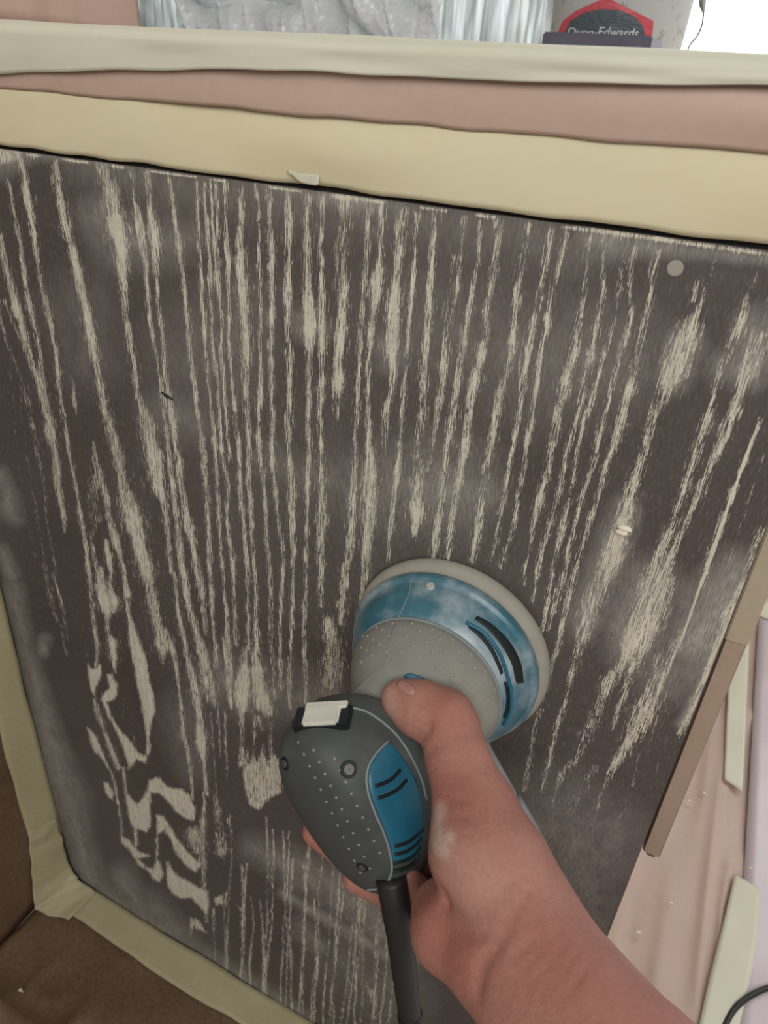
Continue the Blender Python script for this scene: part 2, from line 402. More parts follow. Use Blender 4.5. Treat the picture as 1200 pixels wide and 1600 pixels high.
LINES = [
 [(27,237,9,.8),(37,270,8,.8),(43,313,12,.9),(52,353,9),(57,403,7),(65,453,7),(78,503,9),(88,553,6),(95,627,5),(103,677,6),(110,717,5),(122,780,4),(132,837,6),(138,893,7),(145,947,6),(152,1013,6),(150,1040,6)],
 [(88,250,6),(90,287,8),(98,330,12,.8),(110,380,13,.85),(122,427,12,.8),(133,480,12,.85),(147,553,11,.8),(153,587,9),(163,637,13,.8),(180,693,16),(193,760,20,.75),(207,810,24,.85),(217,853,24,.85),(230,893,18,.8),(238,940,14,.8),(250,990,14,.8),(254,1010,20,.75),(253,1035,8,.5)],
 [(80,258,4,.5),(84,300,4,.4),(90,335,3,.3)],
 [(254,985,14,.6),(267,1007,10),(275,1040,6),(280,1080,4),(287,1147,5),(292,1173,8),(297,1207,4),(301,1250,4)],
 [(0,370,8),(10,420,10,.75),(20,460,12,.8),(32,503,12,.8),(43,547,9),(50,570,8),(63,600,14,.7),(75,653,16,.75),(85,700,12,.7),(92,760,7),(98,800,7),(102,827,4,.5)],
 [(-12,330,8),(0,500,5,.5),(12,540,5,.5),(30,585,5,.4),(45,640,7,.4),(60,710,8,.5),(68,750,6,.4),(75,830,6,.4),(90,900,6,.35)],
 [(13,280,5,.5),(22,337,6),(32,387,6),(40,447,7),(52,500,8),(62,553,7),(66,590,9)],
 [(8,470,4,.5),(28,525,5,.5),(40,545,4,.4)],
 [(160,263,24,.5),(173,303,26,.65),(182,353,26,1.0),(190,393,18,1.0),(193,447,10),(197,497,9),(205,547,10,.8),(210,567,9),(215,617,10),(230,660,20,.65),(240,710,22,.9),(248,760,20,.95),(258,790,9),(263,837,7),(268,893,6),(272,897,7),(278,947,6),(288,1003,8),(297,1047,8),(305,1080,11),(312,1120,9,.9),(315,1160,13,1),(320,1197,5),(322,1240,5)],
 [(205,263,8,.5),(210,313,6),(220,363,12,.8),(227,413,8),(232,463,5),(238,520,6),(247,570,5),(255,633,6),(262,693,6),(268,753,8),(277,813,9),(283,877,9,.8),(293,940,9,.8),(307,990,10),(320,1040,16,.85),(328,1080,24,.75),(335,1100,18,.6)],
 [(230,270,11,.6),(235,327,8),(242,380,14,.95),(245,433,6),(248,480,5),(255,533,7),(258,580,7),(267,637,10,.8),(275,700,9),(282,753,10,.8),(292,807,10),(302,853,12,.8),(310,900,11,.8),(318,947,7),(322,990,6,.6)],
 [(265,277,7,.5),(272,327,7,.6),(280,387,8),(287,437,8),(292,487,5),(297,547,8),(300,570,9),(307,633,7),(315,687,9),(320,740,7),(325,800,8),(328,877,7),(333,980,5),(338,1040,6)],
 [(307,283,4),(310,347,4),(313,407,7),(317,480,5),(322,547,5),(325,587,5),(333,670,6),(338,747,6),(343,820,5),(347,887,5),(353,953,6),(357,1023,12,.75),(358,1067,9),(362,1107,4)],
 [(318,287,3),(322,343,6),(328,420,6),(330,487,4),(333,547,5),(337,570,5),(342,643,5),(347,710,5),(357,760,5),(355,820,6),(363,877,6),(366,940,5),(370,1007,7)],
 [(330,287,3),(333,370,5),(338,437,6),(345,487,4),(345,547,5),(350,600,4),(355,660,4),(360,720,4)],
 [(338,287,4),(340,353,4),(343,437,4),(344,480,3)],
 [(353,287,7,.6),(352,330,4),(355,387,9),(358,453,7),(358,547,5),(362,577,5),(368,643,6),(373,703,6),(375,760,6),(380,820,5),(386,880,5),(387,923,4),(388,1013,5)],
 [(377,297,9,.6),(377,347,9),(373,380,16,.7),(378,447,15,.85),(382,503,10),(385,553,14,.8),(383,580,12,.7),(388,670,9),(390,760,8),(393,827,6),(398,890,5),(400,963,6),(402,1020,8)],
 [(400,280,4),(403,327,4),(405,420,5),(407,493,4),(407,550,5),(407,610,8,.8),(403,677,7),(412,760,4),(415,820,6),(420,880,8,.6),(423,900,9,.6),(423,980,8,.6),(427,1067,5,.5),(430,1093,3)],
 [(420,293,9,.6),(422,360,8,.7),(423,410,8,.8),(425,477,7),(422,543,8),(423,577,6),(425,643,6),(425,727,7),(432,793,6),(440,843,6),(443,890,5),(438,973,5),(438,1080,4)],
 [(450,303,10),(450,377,11),(450,443,14,.8),(450,500,9,.8),(452,577,8),(452,627,10,.75),(452,700,7),(455,753,12,.75),(457,800,10),(458,887,5),(455,973,5),(452,1047,9,.6),(452,1107,4)],
 [(480,307,11,.65),(480,393,9,.7),(482,467,14,.9),(483,510,18,1),(483,550,9,.8),(482,627,7),(483,710,6),(480,777,7),(478,827,6),(478,893,6),(475,980,6),(477,1053,9,.6),(477,1097,5)],
 [(503,310,10,.6),(502,393,8),(503,493,10,.8),(503,577,8),(500,643,10,.7),(503,703,7),(502,760,10),(502,817,15,.75),(502,887,9),(502,947,9,.6)],
 [(540,323,26,.55),(533,393,24,.5),(537,467,16,.8),(532,537,16,.85),(528,593,15,.95),(527,627,12,.7),(525,655,8,.4)],
 [(577,327,9),(573,393,7),(567,467,9),(563,527,6),(560,593,7),(558,627,6),(555,693,6),(552,760,9),(550,820,10,.8),(544,870,12),(540,890,11),(535,930,11,.75),(533,973,14,.65)],
 [(595,323,8),(597,393,9),(588,440,16,.9),(583,487,11),(577,543,8),(575,593,7),(575,660,8),(578,720,16,.75),(577,777,18,.95),(575,827,16,.85),(570,887,13,.7),(565,947,8),(560,980,6)],
 [(627,333,16,.6),(622,393,13,.7),(617,460,15,.8),(613,527,18,.95),(613,550,18,1),(613,580,10,.8),(612,610,8),(603,640,14,.7),(600,700,10,.35),(598,740,6,.2)],
 [(652,333,6),(647,387,5),(645,443,5,.9),(640,500,6),(635,577,8),(632,610,7),(627,677,5),(620,747,8,.8),(613,800,8),(605,877,5)],
 [(678,333,5),(677,393,7),(672,447,11),(670,487,12),(663,560,12,.8),(662,577,14,.65),(660,643,13,.6),(650,700,9,.6),(655,750,24,.65),(650,800,17,.95),(647,837,6,.8)],
 [(690,335,4,.5),(688,350,3,.4)],
 [(725,340,7,.6),(717,420,7,.6),(712,477,7),(702,510,12,.5),(697,535,16,.6),(692,565,14,.7),(690,600,10),(685,637,10),(677,693,8,.6),(668,735,8,.5)],
 [(710,400,4,.5),(700,450,3,.4),(694,495,10,.5)],
 [(750,347,9,.6),(748,400,5),(740,450,6),(733,487,8,.8),(720,560,9,.8),(715,593,9),(707,653,10,.8),(697,710,8),(690,777,11,.6),(680,837,10,.75),(678,870,12,.7)],
 [(780,347,9,.6),(773,413,8),(763,473,9,.8),(757,527,9,.85),(743,593,14,.85),(733,637,13,.85),(725,703,10),(715,767,8,.8),(703,827,9,.8),(700,872,8)],
 [(827,353,10,.6),(817,403,14,.45),(807,453,11,.6),(803,507,9),(797,567,12,.6),(783,610,12,.7),(773,667,11,.8),(762,720,9,.7),(755,767,11,.55),(745,837,12,.8),(737,877,6)],
 [(862,360,8,.65),(850,430,8,.75),(837,487,10,.6),(827,533,10,.85),(820,587,11,.7),(810,653,8,.7),(802,697,6),(797,710,5),(788,777,8,.8),(778,827,5),(768,877,5)],
 [(887,363,7,.65),(870,427,7),(860,473,6),(853,520,7,.85),(843,570,6,.85),(832,653,6),(825,683,9),(815,747,7),(807,800,5),(793,853,5),(783,887,5)],
 [(923,370,9,.6),(915,443,10,.5),(908,497,10,.7),(897,553,11,.7),(883,597,14,.7),(872,647,12,.7),(870,667,12,.7),(857,727,9),(843,783,10,.85),(832,827,6),(823,883,6),(817,913,4)],
 [(945,370,12,.4),(942,390,4,.5),(943,453,6,.6),(932,510,11,.65),(923,553,9),(913,597,12,.7),(905,637,8),(897,667,7),(883,717,8),(872,773,11,.5),(853,840,8,.7),(840,893,6),(832,940,5)],
 [(975,390,4,.6),(963,487,7,.6),(952,530,10,.4),(938,573,6),(923,637,8,.7),(913,657,6),(903,700,5),(897,740,5),(889,780,5),(880,820,9,.8),(867,867,6),(855,940,7),(848,985,4)],
 [(992,387,5),(985,423,5),(987,497,5),(970,547,9,.6),(960,587,6),(947,640,6),(943,647,6),(932,707,9),(922,740,6),(910,775,6),(902,807,9,.65),(890,857,7),(880,900,8),(870,933,11,.65),(858,985,6)],
 [(1030,393,6),(1018,433,6),(1013,477,8),(1003,513,12,.6),(995,563,16,.5),(983,607,13,.7),(975,647,12,.8),(963,683,13,.75),(947,730,10),(937,763,8),(925,807,9,.7),(913,840,7),(900,883,8),(890,923,12,.75),(880,973,7),(872,1010,9),(862,1040,6),(847,1093,5)],
 [(1120,397,6,.5),(1107,440,10,.4),(1093,480,7),(1077,520,30,.7),(1060,560,34,.82),(1047,593,28,.7),(1037,620,24,.6),(1020,653,14,.6),(1018,665,18,.6),(1010,693,18,.7),(997,733,16,.65),(983,780,20,.85),(973,820,22,.8),(957,867,26,.85),(940,907,20,.75),(917,960,28,.55),(912,990,26,.55),(900,1027,16,.6),(887,1083,8,.6),(873,1127,8),(860,1177,8,.6),(847,1237,6,.6)],
 [(1090,443,6),(1083,470,5)],
 [(1197,410,9,.4),(1170,447,7,.4),(1160,500,14,.75),(1147,533,16,.65),(1127,580,12,.55),(1110,637,10,.7),(1107,650,11,.8),(1090,697,16,.6),(1077,740,12,.7),(1063,783,8,.7),(1047,827,12,.7),(1030,867,14,.8),(1020,890,26,.7),(1013,907,34,.7),(1000,967,32,.8),(992,995,32,.85),(977,1027,16,.75),(962,1050,14,.7),(950,1067,18,.7),(933,1113,14,.6),(913,1153,26,.5),(903,1180,16,.5),(877,1210,8,.6),(862,1260,8,.5)],
 [(1195,527,34,.5),(1180,555,32,.7),(1165,590,22,.8),(1157,613,14,.8),(1143,650,12,.8),(1123,703,12,.8),(1103,743,14,.7),(1083,790,12,.7),(1067,827,9,.7),(1050,867,12,.8),(1035,910,26,.75),(1020,960,34,.7),(1005,1010,24,.7),(990,1043,12,.7),(967,1103,7,.7),(955,1140,5,.6)],
 [(1188,653,2.5,1.3),(1140,783,3,1.4),(1110,870,3,1.4),(1073,977,2.5,1.2),(1033,1073,3,1.0),(1020,1110,4,.6)],
 [(1160,640,3,.5),(1130,700,3,.5)],
 [(1198,700,6,.4),(1180,745,8,.35),(1165,800,14,.3),(1150,850,12,.3),(1135,890,8,.3)],
 [(1190,830,14,.6),(1175,860,10,.6),(1163,895,10,.5)],
 [(1062,990,10,.5),(1040,1025,30,.5),(1020,1075,28,.65),(1005,1115,32,.85),(996,1135,30,.8),(982,1160,14,.8),(966,1187,13,.7),(952,1210,7,.6),(944,1233,8,.45),(927,1280,8,.4)],
 [(930,1200,10,.55),(910,1237,16,.4),(887,1270,12,.4)],
 [(846,1110,7,.5),(837,1133,8,.55),(827,1193,9,.55),(818,1235,6,.5)],
 [(1000,1180,4,.5),(985,1240,4,.4),(970,1280,4,.3)],
 [(1048,1060,4,.5),(1020,1150,4,.45),(1005,1200,4,.3)],
 # lower middle
 [(350,990,9,.5),(352,1015,11,.7),(357,1040,11,.7),(359,1085,7,.5)],
 [(385,1000,8,.4),(381,1035,14,.75),(380,1067,26,.95),(379,1095,20,.95),(377,1120,8,.8),(378,1160,6,.6),(380,1190,14,.7)],
 [(396,1015,10,.6),(402,1045,17,.85),(404,1075,18,.9),(410,1098,22,.95),(420,1112,16,.85)],
 [(405,1120,6,.7),(410,1140,5,.6)],
 [(513,973,14,.8),(520,1013,32,.65),(518,1067,28,.65),(515,1095,22,.6)],
 [(330,1115,3,.5),(335,1190,4,.5),(338,1260,3,.4)],[(340,1100,3,.5),(344,1180,4,.5)],[(352,1110,3,.6),(353,1180,4,.5),(355,1220,3,.4)],
 [(424,1130,4,.5),(423,1180,5,.6),(424,1230,5,.5)],[(398,1120,4,.6),(397,1180,4,.5)],
 [(157,890,12,.75),(157,913,15,.85),(163,940,17,.95),(167,960,8,.8),(170,990,6,.7),(175,1005,14,1),(178,1030,8,.8),(180,1050,5,.6)],
 [(172,885,6,.6),(173,920,8,.8),(177,940,15,1),(178,955,8,.7)],
 [(192,880,5,.7),(196,910,6,.8),(199,930,9,.9)],
 # fork above the cathedral figure
 [(145,690,4,.6),(150,730,14,.7),(158,755,14,.75),(166,775,9,.8),(172,815,8,.7),(180,845,9,.8),(188,870,7,.7),(193,900,5)],
 [(150,745,16,.6),(143,775,18,.5),(148,810,16,.45),(143,840,7,.5),(148,870,8,.6),(152,900,8,.7)],
 [(166,845,5,.8),(170,870,8,.9),(173,895,6,.8)],
 [(82,725,3,.7),(88,765,4,.8),(97,800,5,.8),(101,830,4,.6)],
 [(112,590,5,.5),(116,625,7,.6),(119,648,4,.5)],
 [(222,750,6,.4),(225,770,4,.3)],
 [(68,880,8,.4),(78,920,8,.5),(85,960,6,.4),(95,980,5,.4),(103,1020,4,.4),(110,1030,4,.3)],
 [(83,895,4,.5),(92,930,5,.6),(100,965,6,.5),(105,1000,4,.4)],
 [(42,600,4,.4),(52,660,5,.4),(62,720,6,.5),(66,740,5,.4)],
 [(30,600,3,.3),(38,690,4,.3),(55,790,5,.35),(70,880,5,.35)],
 [(15,560,3,.3),(22,640,4,.3),(28,720,4,.3),(40,800,4,.3),(55,870,4,.3)],
]
for L in LINES: line(L)
# cathedral figure, traced
G = dict(x0=0, y0=880)
poly([(595,140),(615,250),(650,350),(685,450),(700,550),(722,620),(728,690),(708,750),(700,830),(705,880),(690,905),(684,880),(690,830),(680,760),(660,640),(640,560),(625,470),(608,380),(600,280),(590,200)], **G)
poly([(690,905),(682,940),(640,920),(605,962),(590,900),(560,820),(520,740),(490,680),(475,640),(485,610),(515,585),(500,520),(520,518),(545,560),(552,610),(535,640),(502,650),(520,710),(560,780),(600,820),(650,890)], **G)
poly([(410,470),(425,492),(445,495),(470,470),(476,520),(450,580),(442,625),(425,590),(415,540)], **G)
poly([(410,770),(450,810),(480,880),(500,930),(522,985),(480,920),(440,880),(420,820)], .95, **G)
line([(147,1093,4,.7),(154,1113,8,.8),(163,1142,5,.7),(173,1168,7,.8),(181,1192,9,.9),(185,1200,5,.7)])
B = dict(x0=0, y0=1200)
poly([(485,65),(510,70),(530,110),(530,150),(510,140),(490,110)], .95, **B)
poly([(700,55),(740,45),(790,90),(850,100),(890,130),(915,190),(915,245),(880,240),(830,210),(790,160),(750,120),(708,115),(705,200),(707,270),(690,302),(650,285),(630,300),(605,230),(590,150),(580,60),(600,120),(640,170),(670,140),(690,100)], **B)
poly([(735,220),(765,225),(790,265),(830,330),(870,380),(910,425),(928,440),(940,400),(940,460),(915,490),(870,455),(822,395),(800,335),(770,290),(737,315)], **B)
poly([(565,320),(600,330),(650,390),(705,412),(650,425),(690,465),(718,472),(735,425),(750,440),(766,500),(750,535),(720,525),(700,490),(650,455),(610,390),(570,350)], .95, **B)
poly([(785,435),(810,480),(840,510),(880,530),(930,560),(970,575),(982,640),(970,690),(940,655),(900,610),(850,612),(810,592),(785,550),(780,500)], **B)
poly([(890,700),(930,710),(970,770),(930,760),(905,745),(892,800)], .8, **B)
poly([(1000,610),(1050,590),(1052,640),(1010,645)], .8, **B)
poly([(1105,640),(1140,660),(1130,680)], .7, **B)
poly([(1135,10),(1150,-20),(1158,-80),(1168,-25),(1190,-60),(1205,-30),(1235,-110),(1250,-30),(1285,-70),(1320,-20),(1320,110),(1260,150),(1210,200),(1165,170),(1140,60)], .80, **B)
line([(318,1240,6,.7),(318,1290,12,.65),(316,1340,10,.6),(322,1440,4,.6)]); line([(337,1245,8,.6),(342,1290,16,.5),(345,1330,18,.6)])
line([(302,1305,24,.65),(312,1325,20,.6)]); line([(357,1280,6,.5),(360,1300,4,.4)]); line([(333,1420,4,.6),(335,1500,4,.4)])
line([(195,1090,6,.3),(190,1130,6,.3)]); line([(245,1310,4,.8),(246,1345,4,.7)]); line([(210,1270,5,.8),(212,1320,5,.8)])
line([(193,1200,4,.8),(196,1235,4,.8)]); line([(175,1205,4,.7),(186,1260,4,.7),(192,1310,4,.6)])
poly([(855,800),(895,850),(910,880),(875,850)], .6, 250, 1250); poly([(960,850),(1010,900),(990,950),(965,900)], .6, 250, 1250)
for k in range(26):                       # fine vertical pores low on the panel
    x = 352 + k * 11 + rng.uniform(-4, 4); y = 1290 + rng.uniform(-20, 120)
    q = [(x, y, 3.2, rng.uniform(.5, .75))]
    while y < 1620:
        y += rng.uniform(35, 60); x += rng.uniform(-5, 4) - (2.5 if k > 12 else 0); q.append((x, y, rng.uniform(2.5, 4), rng.uniform(.45, .75)))
    line(q)
for k in range(34):                       # short faint pores scattered over the rest
    x = rng.uniform(60, 1180); y = rng.uniform(300, 1200)
    t = math.atan2(455 - x, 2740 - y); L = rng.uniform(60, 170)
    line([(x, y, 3, .3), (x + math.tan(t) * L, y + L, 3, .3)])
for x in (-40, -95, -150, -205, 1235, 1290):      # grain goes on past the edge of the frame
    q = []
    for y in range(230, 1500, 60): 
        xx = x + (455 - x) * (y - 230) / 2510 * 1.05
        if -6 < xx < 1206: break
        q.append((xx, y, rng.uniform(5, 12), rng.uniform(.4, .8)))
    if len(q) > 1: line(q)
line([(1163,905,12,.75),(1140,960,16,.8),(1120,1010,13,.8),(1095,1070,10,.7),(1075,1120,12,.7),(1062,1145,9,.6)])
for a, b, w, d in ((45, 62, 3, 1), (100, 137, 3.5, 1.05), (176, 195, 3, .9), (235, 305, 2.6, 1), (330, 352, 3, .9), (420, 470, 2.6, 1), (520, 570, 8, .9), (572, 600, 4, 1), (655, 700, 2.5, .8), (745, 775, 3, .9), (880, 925, 3, .8), (925, 1010, 8, .85), (1010, 1120, 5, .95), (1120, 1200, 4, .95)):
    line([(a, 236 + .1333 * a, w, d), ((a + b) / 2, 236.5 + .1333 * (a + b) / 2, w, d), (b, 236 + .1333 * b, w * .6, d)])
line([(0, 243, 26, .8), (18, 246, 12, .7)])
# pale dust smears and scuffed margins
S = lambda pts: line(pts, dust, 0.9)
S([(5,245,50,.5),(60,240,16,.35),(200,262,14,.3)]); S([(150,330,50,.35),(190,380,70,.35),(260,380,60,.3),(300,370,50,.25)])
S([(125,480,90,.18),(140,560,80,.18)]); S([(260,640,60,.3),(300,660,60,.25)]); S([(330,560,150,.22),(370,500,110,.22)])
S([(430,720,60,.25),(460,740,60,.25),(560,760,110,.28),(700,760,130,.42),(760,770,60,.35)]); S([(640,500,150,.14),(840,560,160,.24),(960,560,130,.24)])
S([(480,505,44,.4),(503,515,30,.4)]); S([(613,545,50,.4)  ,(613,560,40,.4)]); S([(1070,540,46,.5),(1050,585,44,.5)]); S([(1190,530,70,.5),(1170,575,50,.5),(1130,575,40,.4)])
S([(975,800,36,.5),(955,865,44,.5),(915,970,50,.45)]); S([(1010,930,80,.55),(990,1000,70,.5)]); S([(1150,900,60,.55),(1110,960,80,.7),(1080,1010,60,.55)])
S([(1160,930,22,.9),(1125,1010,18,.85),(1085,1100,16,.6),(1065,1130,14,.5)]); S([(1100,1050,60,.35),(1040,1050,70,.4)])
S([(940,370,60,.5),(1000,383,30,.45),(1100,395,16,.4),(1200,405,16,.4)]); S([(380,287,14,.25),(560,315,40,.5),(650,328,12,.2)])
S([(780,1290,120,.36),(860,1300,130,.42),(930,1330,120,.4)]); S([(900,1330,130,.42),(900,1420,130,.4),(870,1500,120,.35)])
S([(340,1060,60,.3),(420,1085,70,.3),(520,1090,60,.35)]); S([(395,1325,36,.3),(470,1360,44,.42),(540,1400,50,.42),(600,1450,60,.42),(640,1490,50,.35)])
S([(440,1395,12,.4),(490,1425,14,.5),(560,1465,18,.5),(630,1510,18,.4)]); S([(470,1450,30,.3),(500,1480,26,.35)]); S([(530,1500,80,.22),(620,1560,80,.25)])
S([(20,920,26,.35),(38,1000,20,.3),(62,1090,26,.4),(85,1180,36,.45),(110,1250,44,.42),(125,1320,34,.4),(140,1380,40,.4)]); S([(70,1000,16,.45),(66,1020,14,.4)])
S([(190,1370,34,.42),(215,1410,26,.35)]); S([(150,1390,26,.4),(260,1460,26,.4),(400,1550,28,.42),(470,1595,26,.4)]); S([(235,1415,40,.3),(290,1480,36,.35)])
S([(280,1120,60,.2),(300,1200,40,.2)]); S([(0,740,20,.4),(12,790,30,.4),(25,810,20,.3)]); S([(3,860,16,.4),(20,900,18,.4)])
S([(130,260,60,.2),(300,290,80,.2),(600,330,80,.18),(900,380,90,.18)]); S([(500,760,260,.10),(800,900,200,.06)])

NX, NZ = 520, 730
gx = np.linspace(XL, XR, NX); gz = np.linspace(0.0, ZT, NZ)
GX, GZ = np.meshgrid(gx, gz); pv = np.stack([GX, np.zeros_like(GX), GZ], -1).reshape(-1, 3)
pp_ = proj(pv)
def sample(arr, q):
    x = np.clip(q[:, 0] + OX, 0, RW - 1.01); y = np.clip(q[:, 1] + OY, 0, RH - 1.01)
    i = y.astype(int); j = x.astype(int); fy = y - i; fx = x - j
    return (arr[i, j] * (1 - fx) + arr[i, j + 1] * fx) * (1 - fy) + (arr[i + 1, j] * (1 - fx) + arr[i + 1, j + 1] * fx) * fy
wv = sample(wear, pp_); dv = sample(dust, pp_)
base = np.arange((NZ - 1) * (NX - 1)); r_, c_ = base // (NX - 1), base % (NX - 1)
quads = np.stack([r_ * NX + c_, r_ * NX + c_ + 1, (r_ + 1) * NX + c_ + 1, (r_ + 1) * NX + c_], 1)
back = np.array([(XL, 0.018, 0), (XR, 0.018, 0), (XR, 0.018, ZT), (XL, 0.018, ZT)]); n0 = len(pv)
c00, c10, c11, c01 = 0, NX - 1, NZ * NX - 1, (NZ - 1) * NX
extra = [(n0, n0 + 3, n0 + 2, n0 + 1), (c10, n0 + 1, n0 + 2, c11), (c01, c11, n0 + 2, n0 + 3), (c00, c01, n0 + 3, n0), (c00, n0, n0 + 1, c10)]
allv = np.vstack([pv, back]); me = bpy.data.meshes.new('end_panel')
nq = len(quads); allf = np.concatenate([quads.ravel(), np.array(extra).ravel()]).astype(np.int32)
me.vertices.add(len(allv)); me.vertices.foreach_set('co', allv.astype(np.float32).ravel())
me.loops.add(len(allf)); me.loops.foreach_set('vertex_index', allf)
me.polygons.add(nq + 5); me.polygons.foreach_set('loop_start', np.arange(0, len(allf), 4, dtype=np.int32))
me.update(calc_edges=True); me.validate()
for nm, a in (('wear', wv), ('dust', dv)):
    at_ = me.attributes.new(nm, 'FLOAT', 'POINT'); at_.data.foreach_set('value', np.concatenate([a, np.full(4, 0.2)]).astype(np.float32))
panel = obj('end_panel', me, M['panel'], cab)
box('carcass', (XL + 0.004, 0.0185, 0.012), (XR - 0.003, 1.45, ZT), M['wood_core'], cab)
# small round plug and the dark splinter scar on the panel
c = PY(1055, 419); n = 20; th = np.linspace(0, 2 * np.pi, n, endpoint=False)
mk('screw_plug', *loft([np.stack([c[0] + r * np.cos(th), np.full(n, y), c[2] + r * np.sin(th)], 1) for r, y in ((0.0034, 0.001), (0.0034, -0.0004), (0.0028, -0.0006))]), M['pad'], panel)
tube('scar', [PY(252, 613, -0.0004), PY(262, 620, -0.0006), PY(270, 624, -0.0004)], [0.0004, 0.0012, 0.0004], M['black'], panel, 8)
# drawer front wrapped in tan paper, its edge showing to the right of the panel
bm = bmesh.new(); add_box(bm, (XR + 0.0015, 0.004, 0.458), (XR + 0.0125, 0.42, 0.828), 0.003)
fr = from_bm('drawer_front', bm, M['tape_tan'], cab, True)
bm = bmesh.new(); add_box(bm, (XR + 0.0018, 0.0036, 0.463), (XR + 0.0118, 0.0044, 0.640), 0.0004); from_bm('paper_wrap', bm, M['tape_tan'], fr)
bm = bmesh.new(); add_box(bm, (XR + 0.0012, 0.0026, 0.640), (XR + 0.0124, 0.0046, 0.828), 0.0006); from_bm('tape_wrap', bm, M['tape_tan2'], fr)

# ------------------------------------------------------------------ worktop with its masking
wt = box('worktop', (-0.553, 0.004, 0.8315), (0.085, 1.46, 0.894), M['wood_core'], None, 0.003)
tag(wt, 'worktop slab wrapped in masking tape and pink paper above the cabinet', 'worktop')
bm = bmesh.new(); add_box(bm, (-0.55, 0.0035, 0.8296), (0.05, 0.02, 0.8314)); from_bm('shadow_gap', bm, M['dark_gap'], wt)
def band(name, xs, lo, hi, mat, label, bulge, y0, nz=14, seed=0, cat='masking tape', curl=0.0):
    n = 110; x = np.linspace(-0.55, 0.082, n)
    zl = np.interp(x, xs, lo); zh = np.interp(x, xs, hi)
    zl = zl + vnoise((n, 2), (30, 1), seed)[:, 0] * 0.0007; zh = zh + vnoise((n, 2), (16, 1), seed + 1)[:, 0] * 0.0007
    t = np.linspace(0, 1, nz); g = np.zeros((n, nz, 3))
    g[..., 0] = x[:, None]; g[..., 2] = zl[:, None] + (zh - zl)[:, None] * t
    g[..., 1] = y0 - bulge * np.sin(np.pi * t)[None] + vnoise((n, nz), (9, 2), seed + 2) * 0.0008 + curl * t[None] ** 3
    return tag(sheet(name, g, mat, None, 0.0005), label, cat)
XSB = [-0.55, -0.42, -0.241, -0.108, -0.01, 0.082]
band('masking_tape', XSB, [0.8318] * 6, [0.866] * 6, M['tape'], 'wide cream masking tape directly above the dark panel', 0.0015, 0.0, seed=11)
band('masking_paper', XSB, [0.8625, 0.8628, 0.863, 0.8632, 0.864, 0.8645], [0.889] * 6, M['paper_pink'], 'pink masking paper strip between the two cream tapes on the worktop edge', 0.0015, -0.0015, seed=21, cat='masking paper')
# upper tape folds over the rounded worktop edge
n = 120; x = np.linspace(-0.55, 0.082, n); prof = []
zl = np.interp(x, XSB, [0.866, 0.870, 0.881, 0.8825, 0.886, 0.888]) + vnoise((n, 2), (20, 1), 31)[:, 0] * 0.0006
g = np.zeros((n, 22, 3))
for j in range(22):
    t = j / 21
    if t < 0.4:
        z = zl + (0.8905 - zl) * (t / 0.4); y = np.full(n, -0.0058)
    elif t < 0.7:
        a = (t - 0.4) / 0.3 * math.pi / 2; z = np.full(n, 0.8905 + 0.0060 * math.sin(a)); y = np.full(n, -0.0058 + 0.012 * (1 - math.cos(a)))
    else:
        z = np.full(n, 0.8965); y = np.full(n, 0.0062 + (t - 0.7) / 0.3 * 0.03)
    g[:, j, 0] = x; g[:, j, 1] = y; g[:, j, 2] = z
g[..., 1] += vnoise((n, 22), (12, 5), 33) * 0.0009; g[..., 2] += vnoise((n, 22), (14, 4), 35) * 0.0006
tag(sheet('masking_tape', g, M['tape_pale'], None, 0.0005), 'pale masking tape folded over the top edge of the worktop', 'masking tape')
gt = np.zeros((10, 6, 3))
for i in range(10):
    for j in range(6):
        px = 448 + i * 5.6; hgt = 17 * min(1.0, 0.15 + i / 6.0) * (1.0 if i < 9 else 0.8); py = 266 + (2.0 if i in (3, 4) else 0) + i * 0.9 + j / 5.0 * hgt
        gt[i, j] = PY(px, py, -0.0031 - 0.0002 * math.sin(i * 0.9))
bit = sheet('tape_scrap', gt, M['tape_pale'], None, 0.0003); tag(bit, 'small torn whitish scrap stuck to lower edge of cream tape', 'tape scrap')
# paper lying over the worktop
g = np.zeros((40, 60, 3)); xx = np.linspace(-0.548, 0.08, 40); yy = np.linspace(0.03, 1.44, 60)
g[..., 0] = xx[:, None]; g[..., 1] = yy[None]; g[..., 2] = 0.8955 + np.abs(vnoise((40, 60), (8, 14), 41)) * 0.002
tag(sheet('masking_paper', g, M['paper_pink'], None, 0.0004), 'pink paper sheet covering the top of the worktop', 'masking paper')

